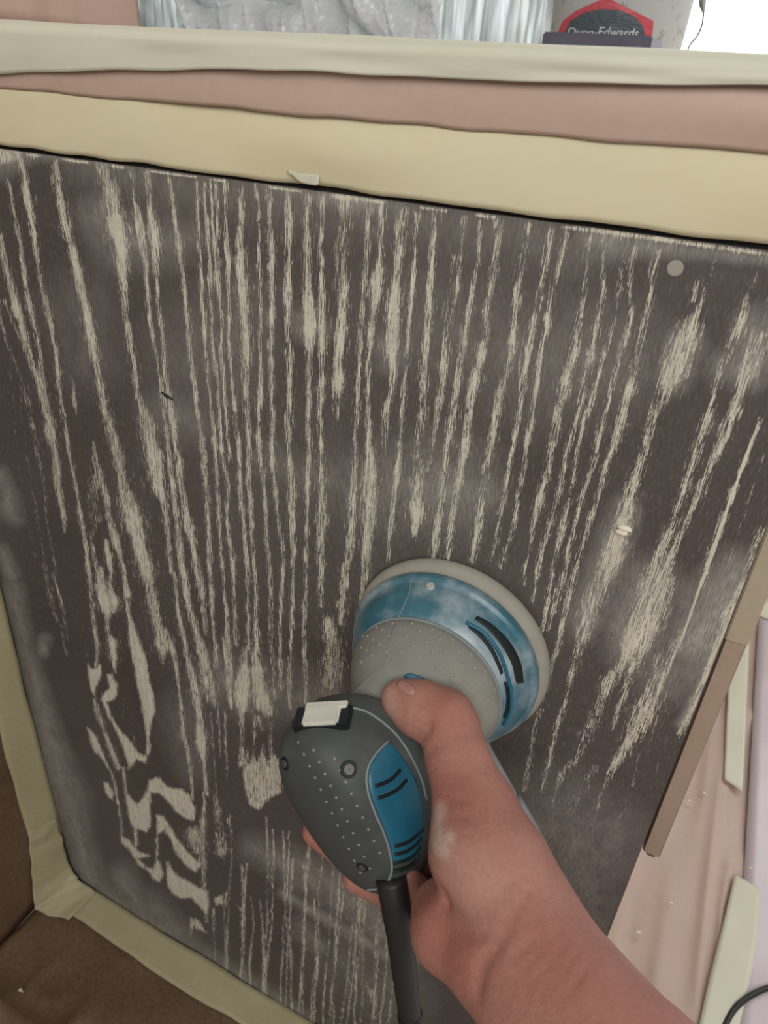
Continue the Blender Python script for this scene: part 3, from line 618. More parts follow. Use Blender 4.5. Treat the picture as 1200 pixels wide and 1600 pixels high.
# ------------------------------------------------------------------ left wall covering, floor coverings
def wallsheet(name, y0, y1, z0, z1, x, mat, amp, seed, ny=50, nz=50):
    g = np.zeros((ny, nz, 3)); g[..., 1] = np.linspace(y0, y1, ny)[:, None]; g[..., 2] = np.linspace(z0, z1, nz)[None]
    g[..., 0] = x + (np.abs(vnoise((ny, nz), (6, 7), seed)) + 0.4 * np.abs(vnoise((ny, nz), (14, 12), seed + 1))) * amp
    return sheet(name, g, mat, None, 0.0004)
tag(wallsheet('masking_paper', -0.75, 0.0, 0.0, 0.86, -0.5545, M['paper_brown'], 0.002, 51), 'brown masking paper hanging on the wall left of the panel', 'masking paper')
tag(wallsheet('masking_paper', 0.03, 0.266, 0.9, 1.5, -0.5545, M['paper_pink'], 0.004, 55), 'pinkish paper on the wall above the worktop at upper left', 'masking paper')
def strip(name, ptsA, ptsB, mat, label, n=60, m=6, seed=0, amp=0.0006, th=0.0004, edge=0.0, cat='masking tape'):
    """strip between two 3-D edge curves"""
    A = spline(ptsA, n); Bc = spline(ptsB, n); t = np.linspace(0, 1, m)[None, :, None]
    g = A[:, None] * (1 - t) + Bc[:, None] * t
    d = Bc - A; d /= np.linalg.norm(d, axis=1, keepdims=True)
    e = vnoise((n, m), (max(4, n // 4), 1), seed) * edge
    g = g + d[:, None] * e[..., None]
    du = np.gradient(g, axis=0); dvv = np.gradient(g, axis=1); N = np.cross(du, dvv); N /= np.linalg.norm(N, axis=2, keepdims=True) + 1e-12
    g = g + N * (vnoise((n, m), (max(5, n // 5), 2), seed + 5) * amp)[..., None]
    return tag(sheet(name, g, mat, None, th), label, cat)
# corner tape: bridges the wall paper and the panel's left margin
zz = np.linspace(0.83, 0.03, 9)
A = [(-0.5395 + 0.001 * math.sin(k * 2.1), -0.0012, z) for k, z in enumerate(zz)]
Bp = [(-0.5515, -0.031 + 0.0015 * math.sin(k * 1.7), z) for k, z in enumerate(zz)]
strip('masking_tape', A, Bp, M['tape_dark'], 'darker masking tape running down the left edge of the panel', 90, 8, 61, 0.0008, edge=0.0006)
# foot tape: bridges floor paper and the panel's bottom margin
xs = np.linspace(-0.548, 0.03, 12)
A = [(x, -0.0012, 0.010 + 0.0012 * math.sin(k * 1.9)) for k, x in enumerate(xs)]
Bp = [(x + 0.004, -0.036 + 0.002 * math.sin(k * 1.3), 0.0025) for k, x in enumerate(xs)]
strip('masking_tape', A, Bp, M['tape_dark'], 'darker masking tape along the foot of the panel', 90, 8, 71, 0.0010, edge=0.0008)
# crumpled corner patch
A = [(-.5515, -.031, .125), (-.5515, -.036, .09), (-.5518, -.043, .05), (-.549, -.050, .014), (-.538, -.049, .005), (-.505, -.040, .0045)]
Bp = [(-.5385, -.0030, .125), (-.5375, -.0032, .09), (-.535, -.0034, .05), (-.529, -.0036, .028), (-.520, -.0034, .018), (-.498, -.0032, .0135)]
strip('masking_tape', A, Bp, M['tape_dark'], 'crumpled patch of tape in the bottom left corner of the panel', 60, 16, 81, 0.0016, edge=0.0012)

def floorsheet(name, x0, x1, y0, y1, mat, amp, seed, z=0.0, nx=60, ny=60, cells=(8, 8), ramp=None):
    g = np.zeros((nx, ny, 3)); g[..., 0] = np.linspace(x0, x1, nx)[:, None]; g[..., 1] = np.linspace(y0, y1, ny)[None]
    a = np.abs(vnoise((nx, ny), cells, seed)); b = np.abs(vnoise((nx, ny), (cells[0] * 2, cells[1] * 2), seed + 1))
    g[..., 2] = z + ((1 - a) ** 3 * 0.8 + (1 - b) ** 3 * 0.4) * amp
    g[..., 2] -= z; g[..., 2] *= np.clip((ramp - g[..., 1]) / 0.12, 0.12, 1) if ramp is not None else 1; g[..., 2] += z
    return sheet(name, g, mat, None, 0.0004)
fl = floorsheet('floor_paper', -0.552, 0.0, -0.7, -0.012, M['paper_brown'], 0.017, 91, -0.003, 90, 90, (7, 8), -0.02)
tag(fl, 'crinkled brown paper on the floor in front of the panel', 'floor paper')
g = np.zeros((70, 90, 3)); g[..., 0] = np.linspace(0.0, 0.245, 70)[:, None]; g[..., 1] = np.linspace(-0.30, 1.5, 90)[None]
g[..., 2] = -0.003 + (1 - np.abs(vnoise((70, 90), (9, 6), 95))) ** 4 * 0.006
tag(sheet('floor_paper', g, M['paper_floor'], None, 0.0004), 'smooth pinkish brown paper on the floor right of the cabinet', 'floor paper')
tag(floorsheet("plastic_film", 0.222, 1.4, -0.3, 1.6, M["lilac"], 0.0022, 101, 0.0036, 70, 90, (12, 14)), 'pale lilac plastic film spread over the floor at the far right', 'plastic film')
F_ = lambda px, py, z=0.0064: PZ(px, py, z)
strip('masking_tape', [F_(1140, 975), F_(1138, 1060), F_(1134, 1150), F_(1131, 1218)], [F_(1172, 960), F_(1168, 1060), F_(1164, 1150), F_(1160, 1236)], M['tape_pale'], 'pale tape strip on the floor nearer the drawer front', 40, 8, 111, 0.0008)
strip('masking_tape', [F_(1148, 1366), F_(1128, 1450), F_(1108, 1530), F_(1088, 1620)], [F_(1186, 1388), F_(1184, 1450), F_(1172, 1530), F_(1150, 1625)], M['tape_pale'], 'pale tape strip with a torn end on the floor beside the cable', 40, 8, 121, 0.0008)
strip('masking_tape', [F_(1165, 930), F_(1185, 934), F_(1215, 945)], [F_(1160, 952), F_(1185, 962), F_(1215, 975)], M['tape_pale'], 'pale tape strip crossing the floor far behind the drawer front', 20, 6, 131, 0.0008)
# black cable on the floor, bottom right
cp = [F_(1120, 1640, 0.006), F_(1134, 1600, 0.006), F_(1152, 1572, 0.007), F_(1180, 1552, 0.008), F_(1215, 1540, 0.007), F_(1280, 1530, 0.006)]
tag(tube('power_cable', spline(cp, 50), 0.0032, M['black'], None, 12), 'black cable curving over plastic film at the bottom right corner', 'cable')
# flakes of paint and wood lying about
def flake(p, size, seed, label):
    r = np.random.default_rng(seed); n = 7; th = np.sort(r.uniform(0, 2 * np.pi, n)); rad = r.uniform(0.6, 1.0, n) * size
    lo = np.stack([p[0] + rad * np.cos(th), p[1] + rad * np.sin(th) * 0.7, np.full(n, p[2])], 1); hi = lo.copy(); hi[:, 2] += size * r.uniform(0.2, 0.5, n) + 0.0004
    o = mk('paint_flake', *loft([lo, hi]), M['chip']); fixn(o); return tag(o, label, 'flake', 'flakes lying on the paper')
flake(F_(1077, 1252, .0035), .0032, 1, 'cream flake on pinkish paper, near the lower end of the upper floor tape')
flake(F_(1100, 1240, .0035), .0042, 2, 'curled long flake on pinkish paper just below the upper floor tape')
flake(F_(1049, 1411, .0035), .003, 3, 'tiny white flake on the floor paper below the drawer front')
flake(F_(998, 1457, .0035), .0036, 4, 'white flake on floor paper nearest the forearm')
flake(F_(1172, 1357, .004), .0034, 5, 'white flake at the torn end of the lower floor tape')
flake(F_(33, 1548, .005), .0036, 6, 'white flake on the crinkled brown paper in the dark corner')
# chip hanging on the panel
bm = bmesh.new()
for (a, b, s) in ((975, 826, 0.0032), (970, 832, 0.0028)):
    r = bmesh.ops.create_icosphere(bm, subdivisions=2, radius=1.0); c = PY(a + 1, b, -0.0014)
    for v in r['verts']: v.co = Vector((c[0] + v.co.x * s * 1.25, c[1] + v.co.y * 0.0015, c[2] + v.co.z * s * 0.6))
tag(from_bm('wood_chip', bm, M['chip'], None, True), 'small cream chip clinging to the panel right of the sander', 'chip')
# ------------------------------------------------------------------ things behind the worktop edge
def background():
    # lace curtain in front of the window
    n, m = 300, 16; x = np.linspace(-1.75, -0.44, n); g = np.zeros((n, m, 3)); z = np.linspace(0.86, 1.6, m)
    g[..., 0] = x[:, None]; g[..., 2] = z[None]; g[..., 1] = 1.60 + 0.018 * np.sin(x * 95 + 2 * np.sin(x * 17))[:, None] + 0.006 * np.sin(x * 240)[:, None]
    tag(sheet('lace_curtain', g, M['curtain'], None, 0.0006), 'white lace curtain hanging before the bright window', 'curtain')
    # crumpled clear plastic behind the worktop
    n, m = 110, 60; u = np.linspace(0, 1, n)[:, None]; v = np.linspace(0, 1, m)[None]
    g = np.zeros((n, m, 3))
    def slant(cells, seed, k):
        big = 1 - np.abs(vnoise((n * 2, m), cells, seed)); jj = np.arange(m)
        return np.stack([big[(np.arange(n) + int(k * q)) % (2 * n), q] for q in jj], 1)
    a = slant((22, 3), 141, 0.9); b = slant((60, 4), 143, 0.5); c = vnoise((n, m), (5, 4), 147)
    g[..., 0] = -0.549 + 0.255 * u + 0.010 * c * v * np.sin(np.pi * u)
    g[..., 1] = 0.30 + 0.04 * u + (a ** 5) * 0.030 + (b ** 3) * 0.010 + 0.03 * v
    g[..., 2] = 0.8975 + 0.20 * v + 0.0 * u
    tag(sheet('plastic_sheet', g, M['film'], None, 0.0003, smooth=False), 'crumpled clear plastic sheet behind the worktop edge', 'plastic sheet')
    # paint pail with its printed label
    yc = 0.78; cl = PY(862, 40, yc); cr = PY(1076, 40, yc); R = (cr[0] - cl[0]) / 2 * 0.985; cx = (cl[0] + cr[0]) / 2
    pail = thing('paint_pail', (cx, yc, 0.897), 'speckled white paint pail with a dark red-bordered label', 'pail')
    nn = 64; th = np.linspace(0, 2 * np.pi, nn, endpoint=False); zb = 0.8985
    def ring(r, z): return np.stack([cx + r * np.cos(th), yc + r * np.sin(th), np.full(nn, z)], 1)
    rr = lambda z: R * (1.0 + (z - 0.98) * 0.55)
    o = mk('pail_body', *loft([ring(rr(zb) * .97, zb), ring(rr(zb), zb + .004), ring(rr(1.16), 1.16), ring(rr(1.16) * 1.03, 1.162), ring(rr(1.16) * 1.03, 1.175), ring(rr(1.18) * .97, 1.177), ring(rr(0.92) * .95, 0.905)]), pail_mat(), pail, True); fixn(o)
    def onp(px, py, off):                      # point on the pail's front surface
        r = ray(px, py); P = CAM.copy(); t = (yc - R * 1.3 - CAM[1]) / r[1]
        for _ in range(400):
            P = CAM + r * t
            if (P[0] - cx) ** 2 + (P[1] - yc) ** 2 <= (rr(P[2]) + off) ** 2: break
            t += 0.0008 / abs(r[1])
        return P
    def patch(name, pts, mat, off, parent):
        P2 = np.array(pts, float); c = P2.mean(0); V = [onp(*c, off)]; nb = len(P2); Fc = []; K = 6
        for k in range(1, K + 1):
            for p in P2: V.append(onp(*(c + (p - c) * k / K), off))
        for i in range(nb):
            j = (i + 1) % nb; Fc.append((0, 1 + i, 1 + j))
            for k in range(K - 1): Fc.append((1 + k * nb + i, 1 + (k + 1) * nb + i, 1 + (k + 1) * nb + j, 1 + k * nb + j))
        o = mk(name, V, Fc, mat, parent, False); fixn(o)
        sm = o.modifiers.new('thickness', 'SOLIDIFY'); sm.thickness = 0.0006; sm.offset = 0.0
        return o
    def dense(pts, k=5):
        out = []
        for i in range(len(pts)):
            a = np.array(pts[i], float); b = np.array(pts[(i + 1) % len(pts)], float)
            for q in range(k): out.append(a + (b - a) * q / k)
        return out
    red = simple('label_red_glare', (210, 88, 98), 0.5, 0.04); drk = simple('label_charcoal_glare', (84, 96, 102), 0.5, 0.05); wht = simple('label_white', (225, 230, 232), 0.5, 0.02)  # red and charcoal lightened: window glare put into the label colours
    outer = [(872, 74), (873, 48), (880, 32), (900, 17), (935, 1), (950, -3), (1021, 33), (1018, 76)]
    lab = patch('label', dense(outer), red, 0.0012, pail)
    inner = [(881, 74), (882, 50), (892, 32), (912, 20), (940, 14), (968, 16), (992, 26), (1006, 44), (1010, 76)]
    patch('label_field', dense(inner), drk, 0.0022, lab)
    # lettering, wrapped onto the pail
    cu = bpy.data.curves.new('lettering', 'FONT'); cu.body = 'Dunn-Edwards'; cu.size = 1.0; cu.shear = 0.32; cu.extrude = 0.0; cu.resolution_u = 3
    to = bpy.data.objects.new('lettering_tmp', cu); COL.objects.link(to)
    dg = bpy.context.evaluated_depsgraph_get(); dg.update(); mt = bpy.data.meshes.new_from_object(to.evaluated_get(dg))
    bpy.data.objects.remove(to); bpy.data.curves.remove(cu)
    V = np.array([v.co[:] for v in mt.vertices]); x0, x1 = V[:, 0].min(), V[:, 0].max()
    for v in mt.vertices:
        s = (v.co.x - x0) / (x1 - x0); px = 886 + s * 112; py = 54 + s * 5 - v.co.y * 21 * (1.0 if s > 0.4 else 0.75)
        v.co = Vector(onp(px, py, 0.0030))
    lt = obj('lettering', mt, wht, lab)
    sm = lt.modifiers.new('thickness', 'SOLIDIFY'); sm.thickness = 0.0005; sm.offset = 0.0
    # long dark box lying in front of the pail
    y0 = 0.56; a = PY(849, 49, y0); b = PY(1020, 56, y0); zt = (a[2] + b[2]) / 2
    rx = PY(1020, 56, y0)
    bm = bmesh.new(); add_box(bm, (a[0], y0, 0.8985), (b[0], y0 + 0.075, zt), 0.0015)
    o = from_bm('storage_box', bm, simple('slate_card', (92, 92, 108), 0.6)); tag(o, 'low slate grey box in front of the paint pail', 'box')
    # drooping leaf on a stem
    yl = 0.62; lf = thing('wilted_leaf', (0, yl, .9), 'drooping grey leaf on a thin curved stem against the bright window', 'leaf')
    tube('stem', spline([PY(1074, 84, yl), PY(1077, 72, yl), PY(1088, 58, yl), PY(1096, 42, yl), PY(1099, 24, yl), PY(1100, 10, yl), PY(1101, -30, yl)], 30), 0.0011, simple('grey_stem', (120, 132, 132), 0.7), lf, 8)
    pts = [(1099, 24), (1093, 12), (1091, 4), (1093, -6), (1100, -14), (1104, -4), (1103, 8)]
    c = np.array([1098.0, 4.0]); V = [PY(*c, yl - 0.006)] + [PY(*p, yl) for p in pts] + [PY(*c, yl + 0.003)]
    nb = len(pts); Fc = [(0, 1 + i, 1 + (i + 1) % nb) for i in range(nb)] + [(nb + 1, 1 + (i + 1) % nb, 1 + i) for i in range(nb)]
    o = mk('leaf_blade', V, Fc, simple('grey_leaf', (160, 166, 160), 0.8), lf); fixn(o)
def pail_mat():
    m = NT('speckled_pail')
    a = m.mix(m.rng(m.noise(sc=45, detail=4, rough=0.7), 0.56, 0.66, 0, 1), lin((206, 212, 210)), lin((150, 156, 156)))
    m.color(a); m.rough(0.5); return m.m
background()

# ------------------------------------------------------------------ the sander
SX, SZ = -0.100, 0.577                       # where its axis meets the panel
U = np.array([-0.315, 0.0, 0.949]); V_ = np.array([0.949, 0.0, 0.315]); H = np.array([0.0, -1.0, 0.0]); O_ = np.array([SX, 0.0, SZ])
PHI = 0.615
UH = np.array([-math.sin(PHI), 0.0, math.cos(PHI)]); VH = np.array([math.cos(PHI), 0.0, math.sin(PHI)])
def L3(u, v, h): return O_ + UH * u + VH * v + H * h
sander = thing('orbital_sander', (SX, 0, SZ), 'teal and grey random orbital sander pressed against the dark panel', 'sander')
NS = 96
TH = np.linspace(0, 2 * np.pi, NS, endpoint=False)
def ringh(h, ou, a, b, ov=0.0, e=2.0, tap=0.0):
    cu, su = np.cos(TH), np.sin(TH)
    k = (np.abs(cu) ** e + np.abs(su) ** e) ** (-1.0 / e)
    uu = a * cu * k; vv = b * su * k * (1 + tap * cu)
    return np.array([L3(ou + uu[i], ov + vv[i], h) for i in range(NS)])
def lathe(name, prof, mat, parent=sander, smooth=True):
    o = mk(name, *loft([ringh(h, 0, r, r) for r, h in prof]), mat, parent, smooth); fixn(o); return o
lathe('sanding_disc', [(.0600, .0006), (.0605, .0008), (.0605, .0026), (.0600, .0028)], M['paperdisc'])
lathe('backing_pad', [(.0600, .0029), (.0625, .0036), (.0640, .0060), (.0640, .0090), (.0625, .0125), (.0590, .0145), (.050, .0150)], M['pad'])
lathe('skirt', [(.050, .0152), (.0595, .0156), (.0604, .0165), (.0604, .0205), (.0596, .0218), (.0578, .0226), (.0572, .0240), (.0562, .0290), (.0540, .0340), (.0510, .0385), (.0478, .0425), (.0466, .0436), (.040, .0437)], M['teal'])
lathe('trim_ring', [(.0455, .0432), (.0470, .0436), (.0471, .0444), (.0462, .0450), (.044, .0450)], M['edge_line'])
GR = [(.0445, 0, .0458, .0458, 0), (.0475, 0, .0462, .0462, 0), (.052, 0, .0452, .0450, 0), (.058, 0.000, .0425, .0415, 0), (.064, .000, .0390, .0365, -.0015), (.070, -.001, .0350, .0315, -.0035), (.076, -.003, .0325, .0275, -.0065), (.082, -.006, .0320, .0250, -.011), (.088, -.010, .0335, .0240, -.0155), (.094, -.014, .038, .0240, -.020)]
hs = np.array([g[0] for g in GR]); ga = np.array(GR)
hh = np.linspace(hs[0], hs[-1], 40); sp = spline(ga, 40)
grip = mk('grip', *loft([ringh(*s) for s in sp]), M['grip'], sander, True); fixn(grip)
HD = [(.0865, -.013, .045, .0275), (.0900, -.018, .0535, .0310), (.0945, -.0215, .0592, .0330), (.100, -.0240, .0625, .0342), (.107, -.0255, .0645, .0346), (.114, -.0262, .0648, .0340), (.121, -.0265, .0635, .0326), (.128, -.0265, .0605, .0304), (.1335, -.0265, .0560, .0272), (.1375, -.0265, .0490, .0226), (.1400, -.0265, .0385, .0168), (.1415, -.0265, .024, .010), (.142, -.0265, .010, .004)]
HD = [(.0865 + (h - .0865) * .876 + .0006, ou * .774, a * .866, b * .934, ou * .943) for h, ou, a, b in HD]
sp = spline(np.array(HD), 60)
head = mk('head_shell', *loft([ringh(s[0], s[1], s[2], s[3], s[4], 2.33, 0.05) for s in sp]), M['shell'], sander, True); fixn(head)
def bvh(o): return BVHTree.FromPolygons([v.co[:] for v in o.data.vertices], [p.vertices[:] for p in o.data.polygons])
Bh, Bg = bvh(head), bvh(grip)
Bs = bvh([c for c in sander.children if c.name.startswith('skirt')][0])
def hit(B, px, py, off=0.0):
    r = Vector(ray(px, py)).normalized(); loc, nor, i, d = B.ray_cast(Vector(CAM), r)
    if loc is None:
        # nearest point on the silhouette
        best = B.find_nearest(Vector(CAM) + r * 0.36); loc, nor = best[0], best[1]
    if nor.dot(r) > 0: nor = -nor
    return np.array(loc + nor * off), np.array(nor)
def surf_patch(name, left, right, mat, B, off=0.0006, n=26, m=12, parent=head, drop=0.0015):
    A = spline(left, n); C = spline(right, n); g = np.zeros((n, m, 3))
    for i in range(n):
        for j in range(m):
            t = j / (m - 1); p = A[i] * (1 - t) + C[i] * t
            e = off if 0 < i < n - 1 and 0 < j < m - 1 else -drop * 0.2
            g[i, j] = hit(B, *p, e)[0]
    V = g.reshape(-1, 3); Fc = [(i * m + j, (i + 1) * m + j, (i + 1) * m + j + 1, i * m + j + 1) for i in range(n - 1) for j in range(m - 1)]
    o = mk(name, V, Fc, mat, parent, True); fixn(o)
    sm = o.modifiers.new('thickness', 'SOLIDIFY'); sm.thickness = 0.0006; sm.offset = -1.0
    return o
def surf_tube(name, pts, r, mat, B, off=0.0, parent=head, n=40):
    return tube(name, [hit(B, *p, off)[0] for p in spline(pts, n)], r, mat, parent, 8)
def studs(name, pts, B, r, mat, parent):
    bm = bmesh.new()
    for p in pts:
        c, nrm = hit(B, *p); q = Vector(nrm).to_track_quat('Z', 'Y').to_matrix().to_4x4(); q.translation = Vector(c)
        bmesh.ops.create_icosphere(bm, subdivisions=1, radius=r, matrix=q @ Matrix.Diagonal((1, 1, 0.55, 1)))
    o = from_bm(name, bm, mat, parent, True); o['kind'] = 'stuff'; return o
# teal side inlay with its pale border, slots and ribs
inl = surf_patch('side_inlay', [(608, 1158), (586, 1180), (574, 1205), (575, 1235), (586, 1268), (600, 1300), (609, 1330), (612, 1352)],
                 [(610, 1158), (634, 1188), (650, 1214), (660, 1240), (664, 1266), (664, 1292), (661, 1318), (655, 1342)], M['teal_clean'], Bh)
surf_tube('inlay_border', [(608, 1156), (586, 1179), (573, 1205), (574, 1235), (585, 1268), (599, 1300), (609, 1332), (612, 1358), (606, 1376), (592, 1387), (572, 1389)], 0.0007, M['edge_line'], Bh, 0.0004)
for p in ([(585, 1228), (598, 1224), (612, 1216), (624, 1203)], [(589, 1247), (604, 1242), (620, 1233), (634, 1219)]):
    surf_tube('vent_slot', p, 0.0011, M['slot'], Bh, 0.0003, inl, 16)
for k in range(4):
    d = k * 13
    surf_tube('rib', [(616 - k * .5, 1321 + d), (632, 1317 + d), (646, 1308 + d), (659 - k * 2, 1296 + d)], 0.0010, M['slot'], Bh, 0.0006, inl, 16)
surf_tube('shell_seam', [(548, 1106), (572, 1112), (600, 1130), (624, 1154), (644, 1186), (658, 1218), (666, 1250)], 0.0007, M['edge_line'], Bh, 0.0003)
# studs on top, screws, switch
st = []
for i in range(12):
    for j in range(5):
        px = 466 + i * 10.4 + j * 24 - i * 1.6; py = 1160 + i * 18.5 + j * 3.2 + (9 if j % 2 else 0)
        st.append((px, py))
def inside(p):
    a = np.array([(455, 1150), (500, 1158), (540, 1190), (562, 1235), (575, 1280), (596, 1320), (600, 1360), (580, 1378), (545, 1350), (505, 1300), (470, 1240), (448, 1190)], float)
    c = False; x, y = p
    for i in range(len(a)):
        (x0, y0), (x1, y1) = a[i], a[(i + 1) % len(a)]
        if (y0 > y) != (y1 > y) and x < (x1 - x0) * (y - y0) / (y1 - y0) + x0: c = not c
    return c
studs('grip_studs', [p for p in st if inside(p)], Bh, 0.00085, M['stud'], head)
for p, r in (((545, 1202), .0030), ((445, 1193), .0024), ((566, 1355), .0022)):
    c, nr = hit(Bh, *p); q = Vector(nr).to_track_quat('Z', 'Y').to_matrix().to_4x4(); q.translation = Vector(c)
    bm = bmesh.new(); bmesh.ops.create_cone(bm, cap_ends=True, segments=20, radius1=r * 1.5, radius2=r * 1.4, depth=0.0008, matrix=q)
    well = from_bm('screw_well', bm, M['slot'], head)
    bm = bmesh.new(); bmesh.ops.create_cone(bm, cap_ends=True, segments=20, radius1=r, radius2=r * .85, depth=0.0016, matrix=q)
    for a in (0, math.pi / 2):
        add = bmesh.ops.create_cube(bm, size=1.0, matrix=q @ Matrix.Rotation(a, 4, 'Z') @ Matrix.Translation((0, 0, .0009)) @ Matrix.Diagonal((r * 1.2, r * .25, .0004, 1)))
    from_bm('screw', bm, M['steel'], well)
sc_, sn_ = hit(Bh, 503, 1119)
fx = hit(Bh, 522, 1118)[0] - hit(Bh, 484, 1120)[0]; fx /= np.linalg.norm(fx); fz = sn_ - fx * (sn_ @ fx); fz /= np.linalg.norm(fz); fy = np.cross(fz, fx)
MS = Matrix([(fx[k], fy[k], fz[k], sc_[k]) for k in range(3)] + [(0, 0, 0, 1)])
bm = bmesh.new(); add_box(bm, (-.0150, -.0068, -.004), (.0150, .0068, .0004), .0006); bm.transform(MS); sw = from_bm('switch_slot', bm, M['slot'], head)
bm = bmesh.new(); add_box(bm, (-.0098, -.0062, -.002), (.0098, .0062, .0022), .0012); add_box(bm, (-.0100, .0040, 0), (.0130, .0085, .0018), .0006); bm.transform(MS); from_bm('slide_switch', bm, M['switch'], sw)
# bell: studs, seam, badge, skirt details
gs = []
for k in range(5):
    for i in range(9):
        a = math.radians(150 - i * 15.5 - (8 if k % 2 else 0)); h = .048 + k * .0040
        r = np.interp(h, [.0445, .0475, .052, .058, .064, .070], [.0458, .0462, .0451, .042, .0378, .0335])
        gs.append(tuple(proj(O_ + np.array([math.cos(a) * r, -h, math.sin(a) * r]))))
studs('bell_studs', gs, Bg, 0.0011, M['stud2'], grip)
surf_tube('body_seam', [(617, 976), (611, 1000), (606, 1020), (602, 1036), (592, 1046), (575, 1062), (552, 1086), (540, 1100)], 0.0005, M['edge_line'], Bg, 0.0002, grip)
ring_ = [(626, 1057), (640, 1052), (660, 1056), (678, 1068), (690, 1082), (680, 1088), (660, 1080), (640, 1072)]
surf_patch('badge', [(628, 1056), (636, 1064), (650, 1074), (668, 1084), (684, 1092)], [(636, 1051), (650, 1053), (666, 1060), (680, 1070), (690, 1084)], M['teal_clean'], Bg, 0.0006, 12, 8, grip)
surf_tube('skirt_seam', [(642, 905), (640, 925), (632, 945), (621, 970)], 0.0004, M['edge_line'], Bs, 0.0002, [c for c in sander.children if c.name == 'skirt'][0])
skirt = [c for c in sander.children if c.name == 'skirt'][0]
surf_patch('air_slot', [(738, 966), (762, 985), (782, 1010), (798, 1040), (806, 1072)], [(744, 960), (772, 976), (798, 1002), (816, 1036), (820, 1070)], M['slot'], Bs, 0.0004, 20, 6, skirt)
surf_patch('air_slot', [(729, 980), (748, 996), (765, 1018), (778, 1045), (782, 1056)], [(732, 975), (752, 989), (771, 1012), (784, 1040), (787, 1052)], M['slot'], Bs, 0.0004, 20, 6, skirt)
surf_patch('air_slot', [(786, 1064), (790, 1085), (789, 1106), (784, 1122)], [(791, 1062), (797, 1085), (796, 1106), (789, 1124)], M['slot'], Bs, 0.0004, 16, 6, skirt)
surf_tube('slot_bar', [(728, 973), (756, 990), (778, 1018), (790, 1050), (797, 1080), (796, 1110), (786, 1130)], 0.0011, M['teal_clean'], Bs, 0.0010, skirt)
c, nr = hit(Bs, 673, 917); q = Vector(nr).to_track_quat('Z', 'Y').to_matrix().to_4x4(); q.translation = Vector(c)
bm = bmesh.new(); bmesh.ops.create_cone(bm, cap_ends=True, segments=16, radius1=.0030, radius2=.0022, depth=.0036, matrix=q); from_bm('screw', bm, M['chrome'], skirt, False)
# dust outlet below the head
p_ = lambda x, z, h: np.array([x, -h, z])
noz = tube('dust_outlet', spline([p_(-.083, .540, .034), p_(-.068, .522, .037), p_(-.056, .509, .039), p_(-.0475, .4995, .040)], 20), list(np.linspace(.0175, .0162, 20)), M['nozzle'], sander, 24)
tube('outlet_gap', [p_(-.048, .5, .040), p_(-.0445, .496, .0402)], .0130, M['slot'], noz, 24)
tube('outlet_collar', spline([p_(-.045, .4965, .040), p_(-.035, .485, .041), p_(-.024, .471, .042), p_(-.012, .455, .043)], 20), list(np.linspace(.0172, .0165, 20)), M['nozzle'], noz, 24)
# power cord with its tapering sleeve
ck = [WD(611, 1372, .372), WD(618, 1415, .372), WD(625, 1460, .377), WD(631, 1510, .386), WD(637, 1560, .396), WD(641, 1590, .403)]
sl = tube('cord_sleeve', spline(ck, 30), list(np.linspace(.0080, .0062, 30)), M['black'], sander, 18)
tube('sleeve_collar', [WD(640.5, 1586, .402), WD(642, 1596, .404)], .0072, M['black'], sl, 18)
tube('power_cord', spline([WD(641, 1590, .403), WD(643, 1620, .41), WD(640, 1700, .43), (-.02, -.30, .25), (.10, -.42, .10), (.22, -.5, .012)], 60), .0040, M['black'], sander, 12)

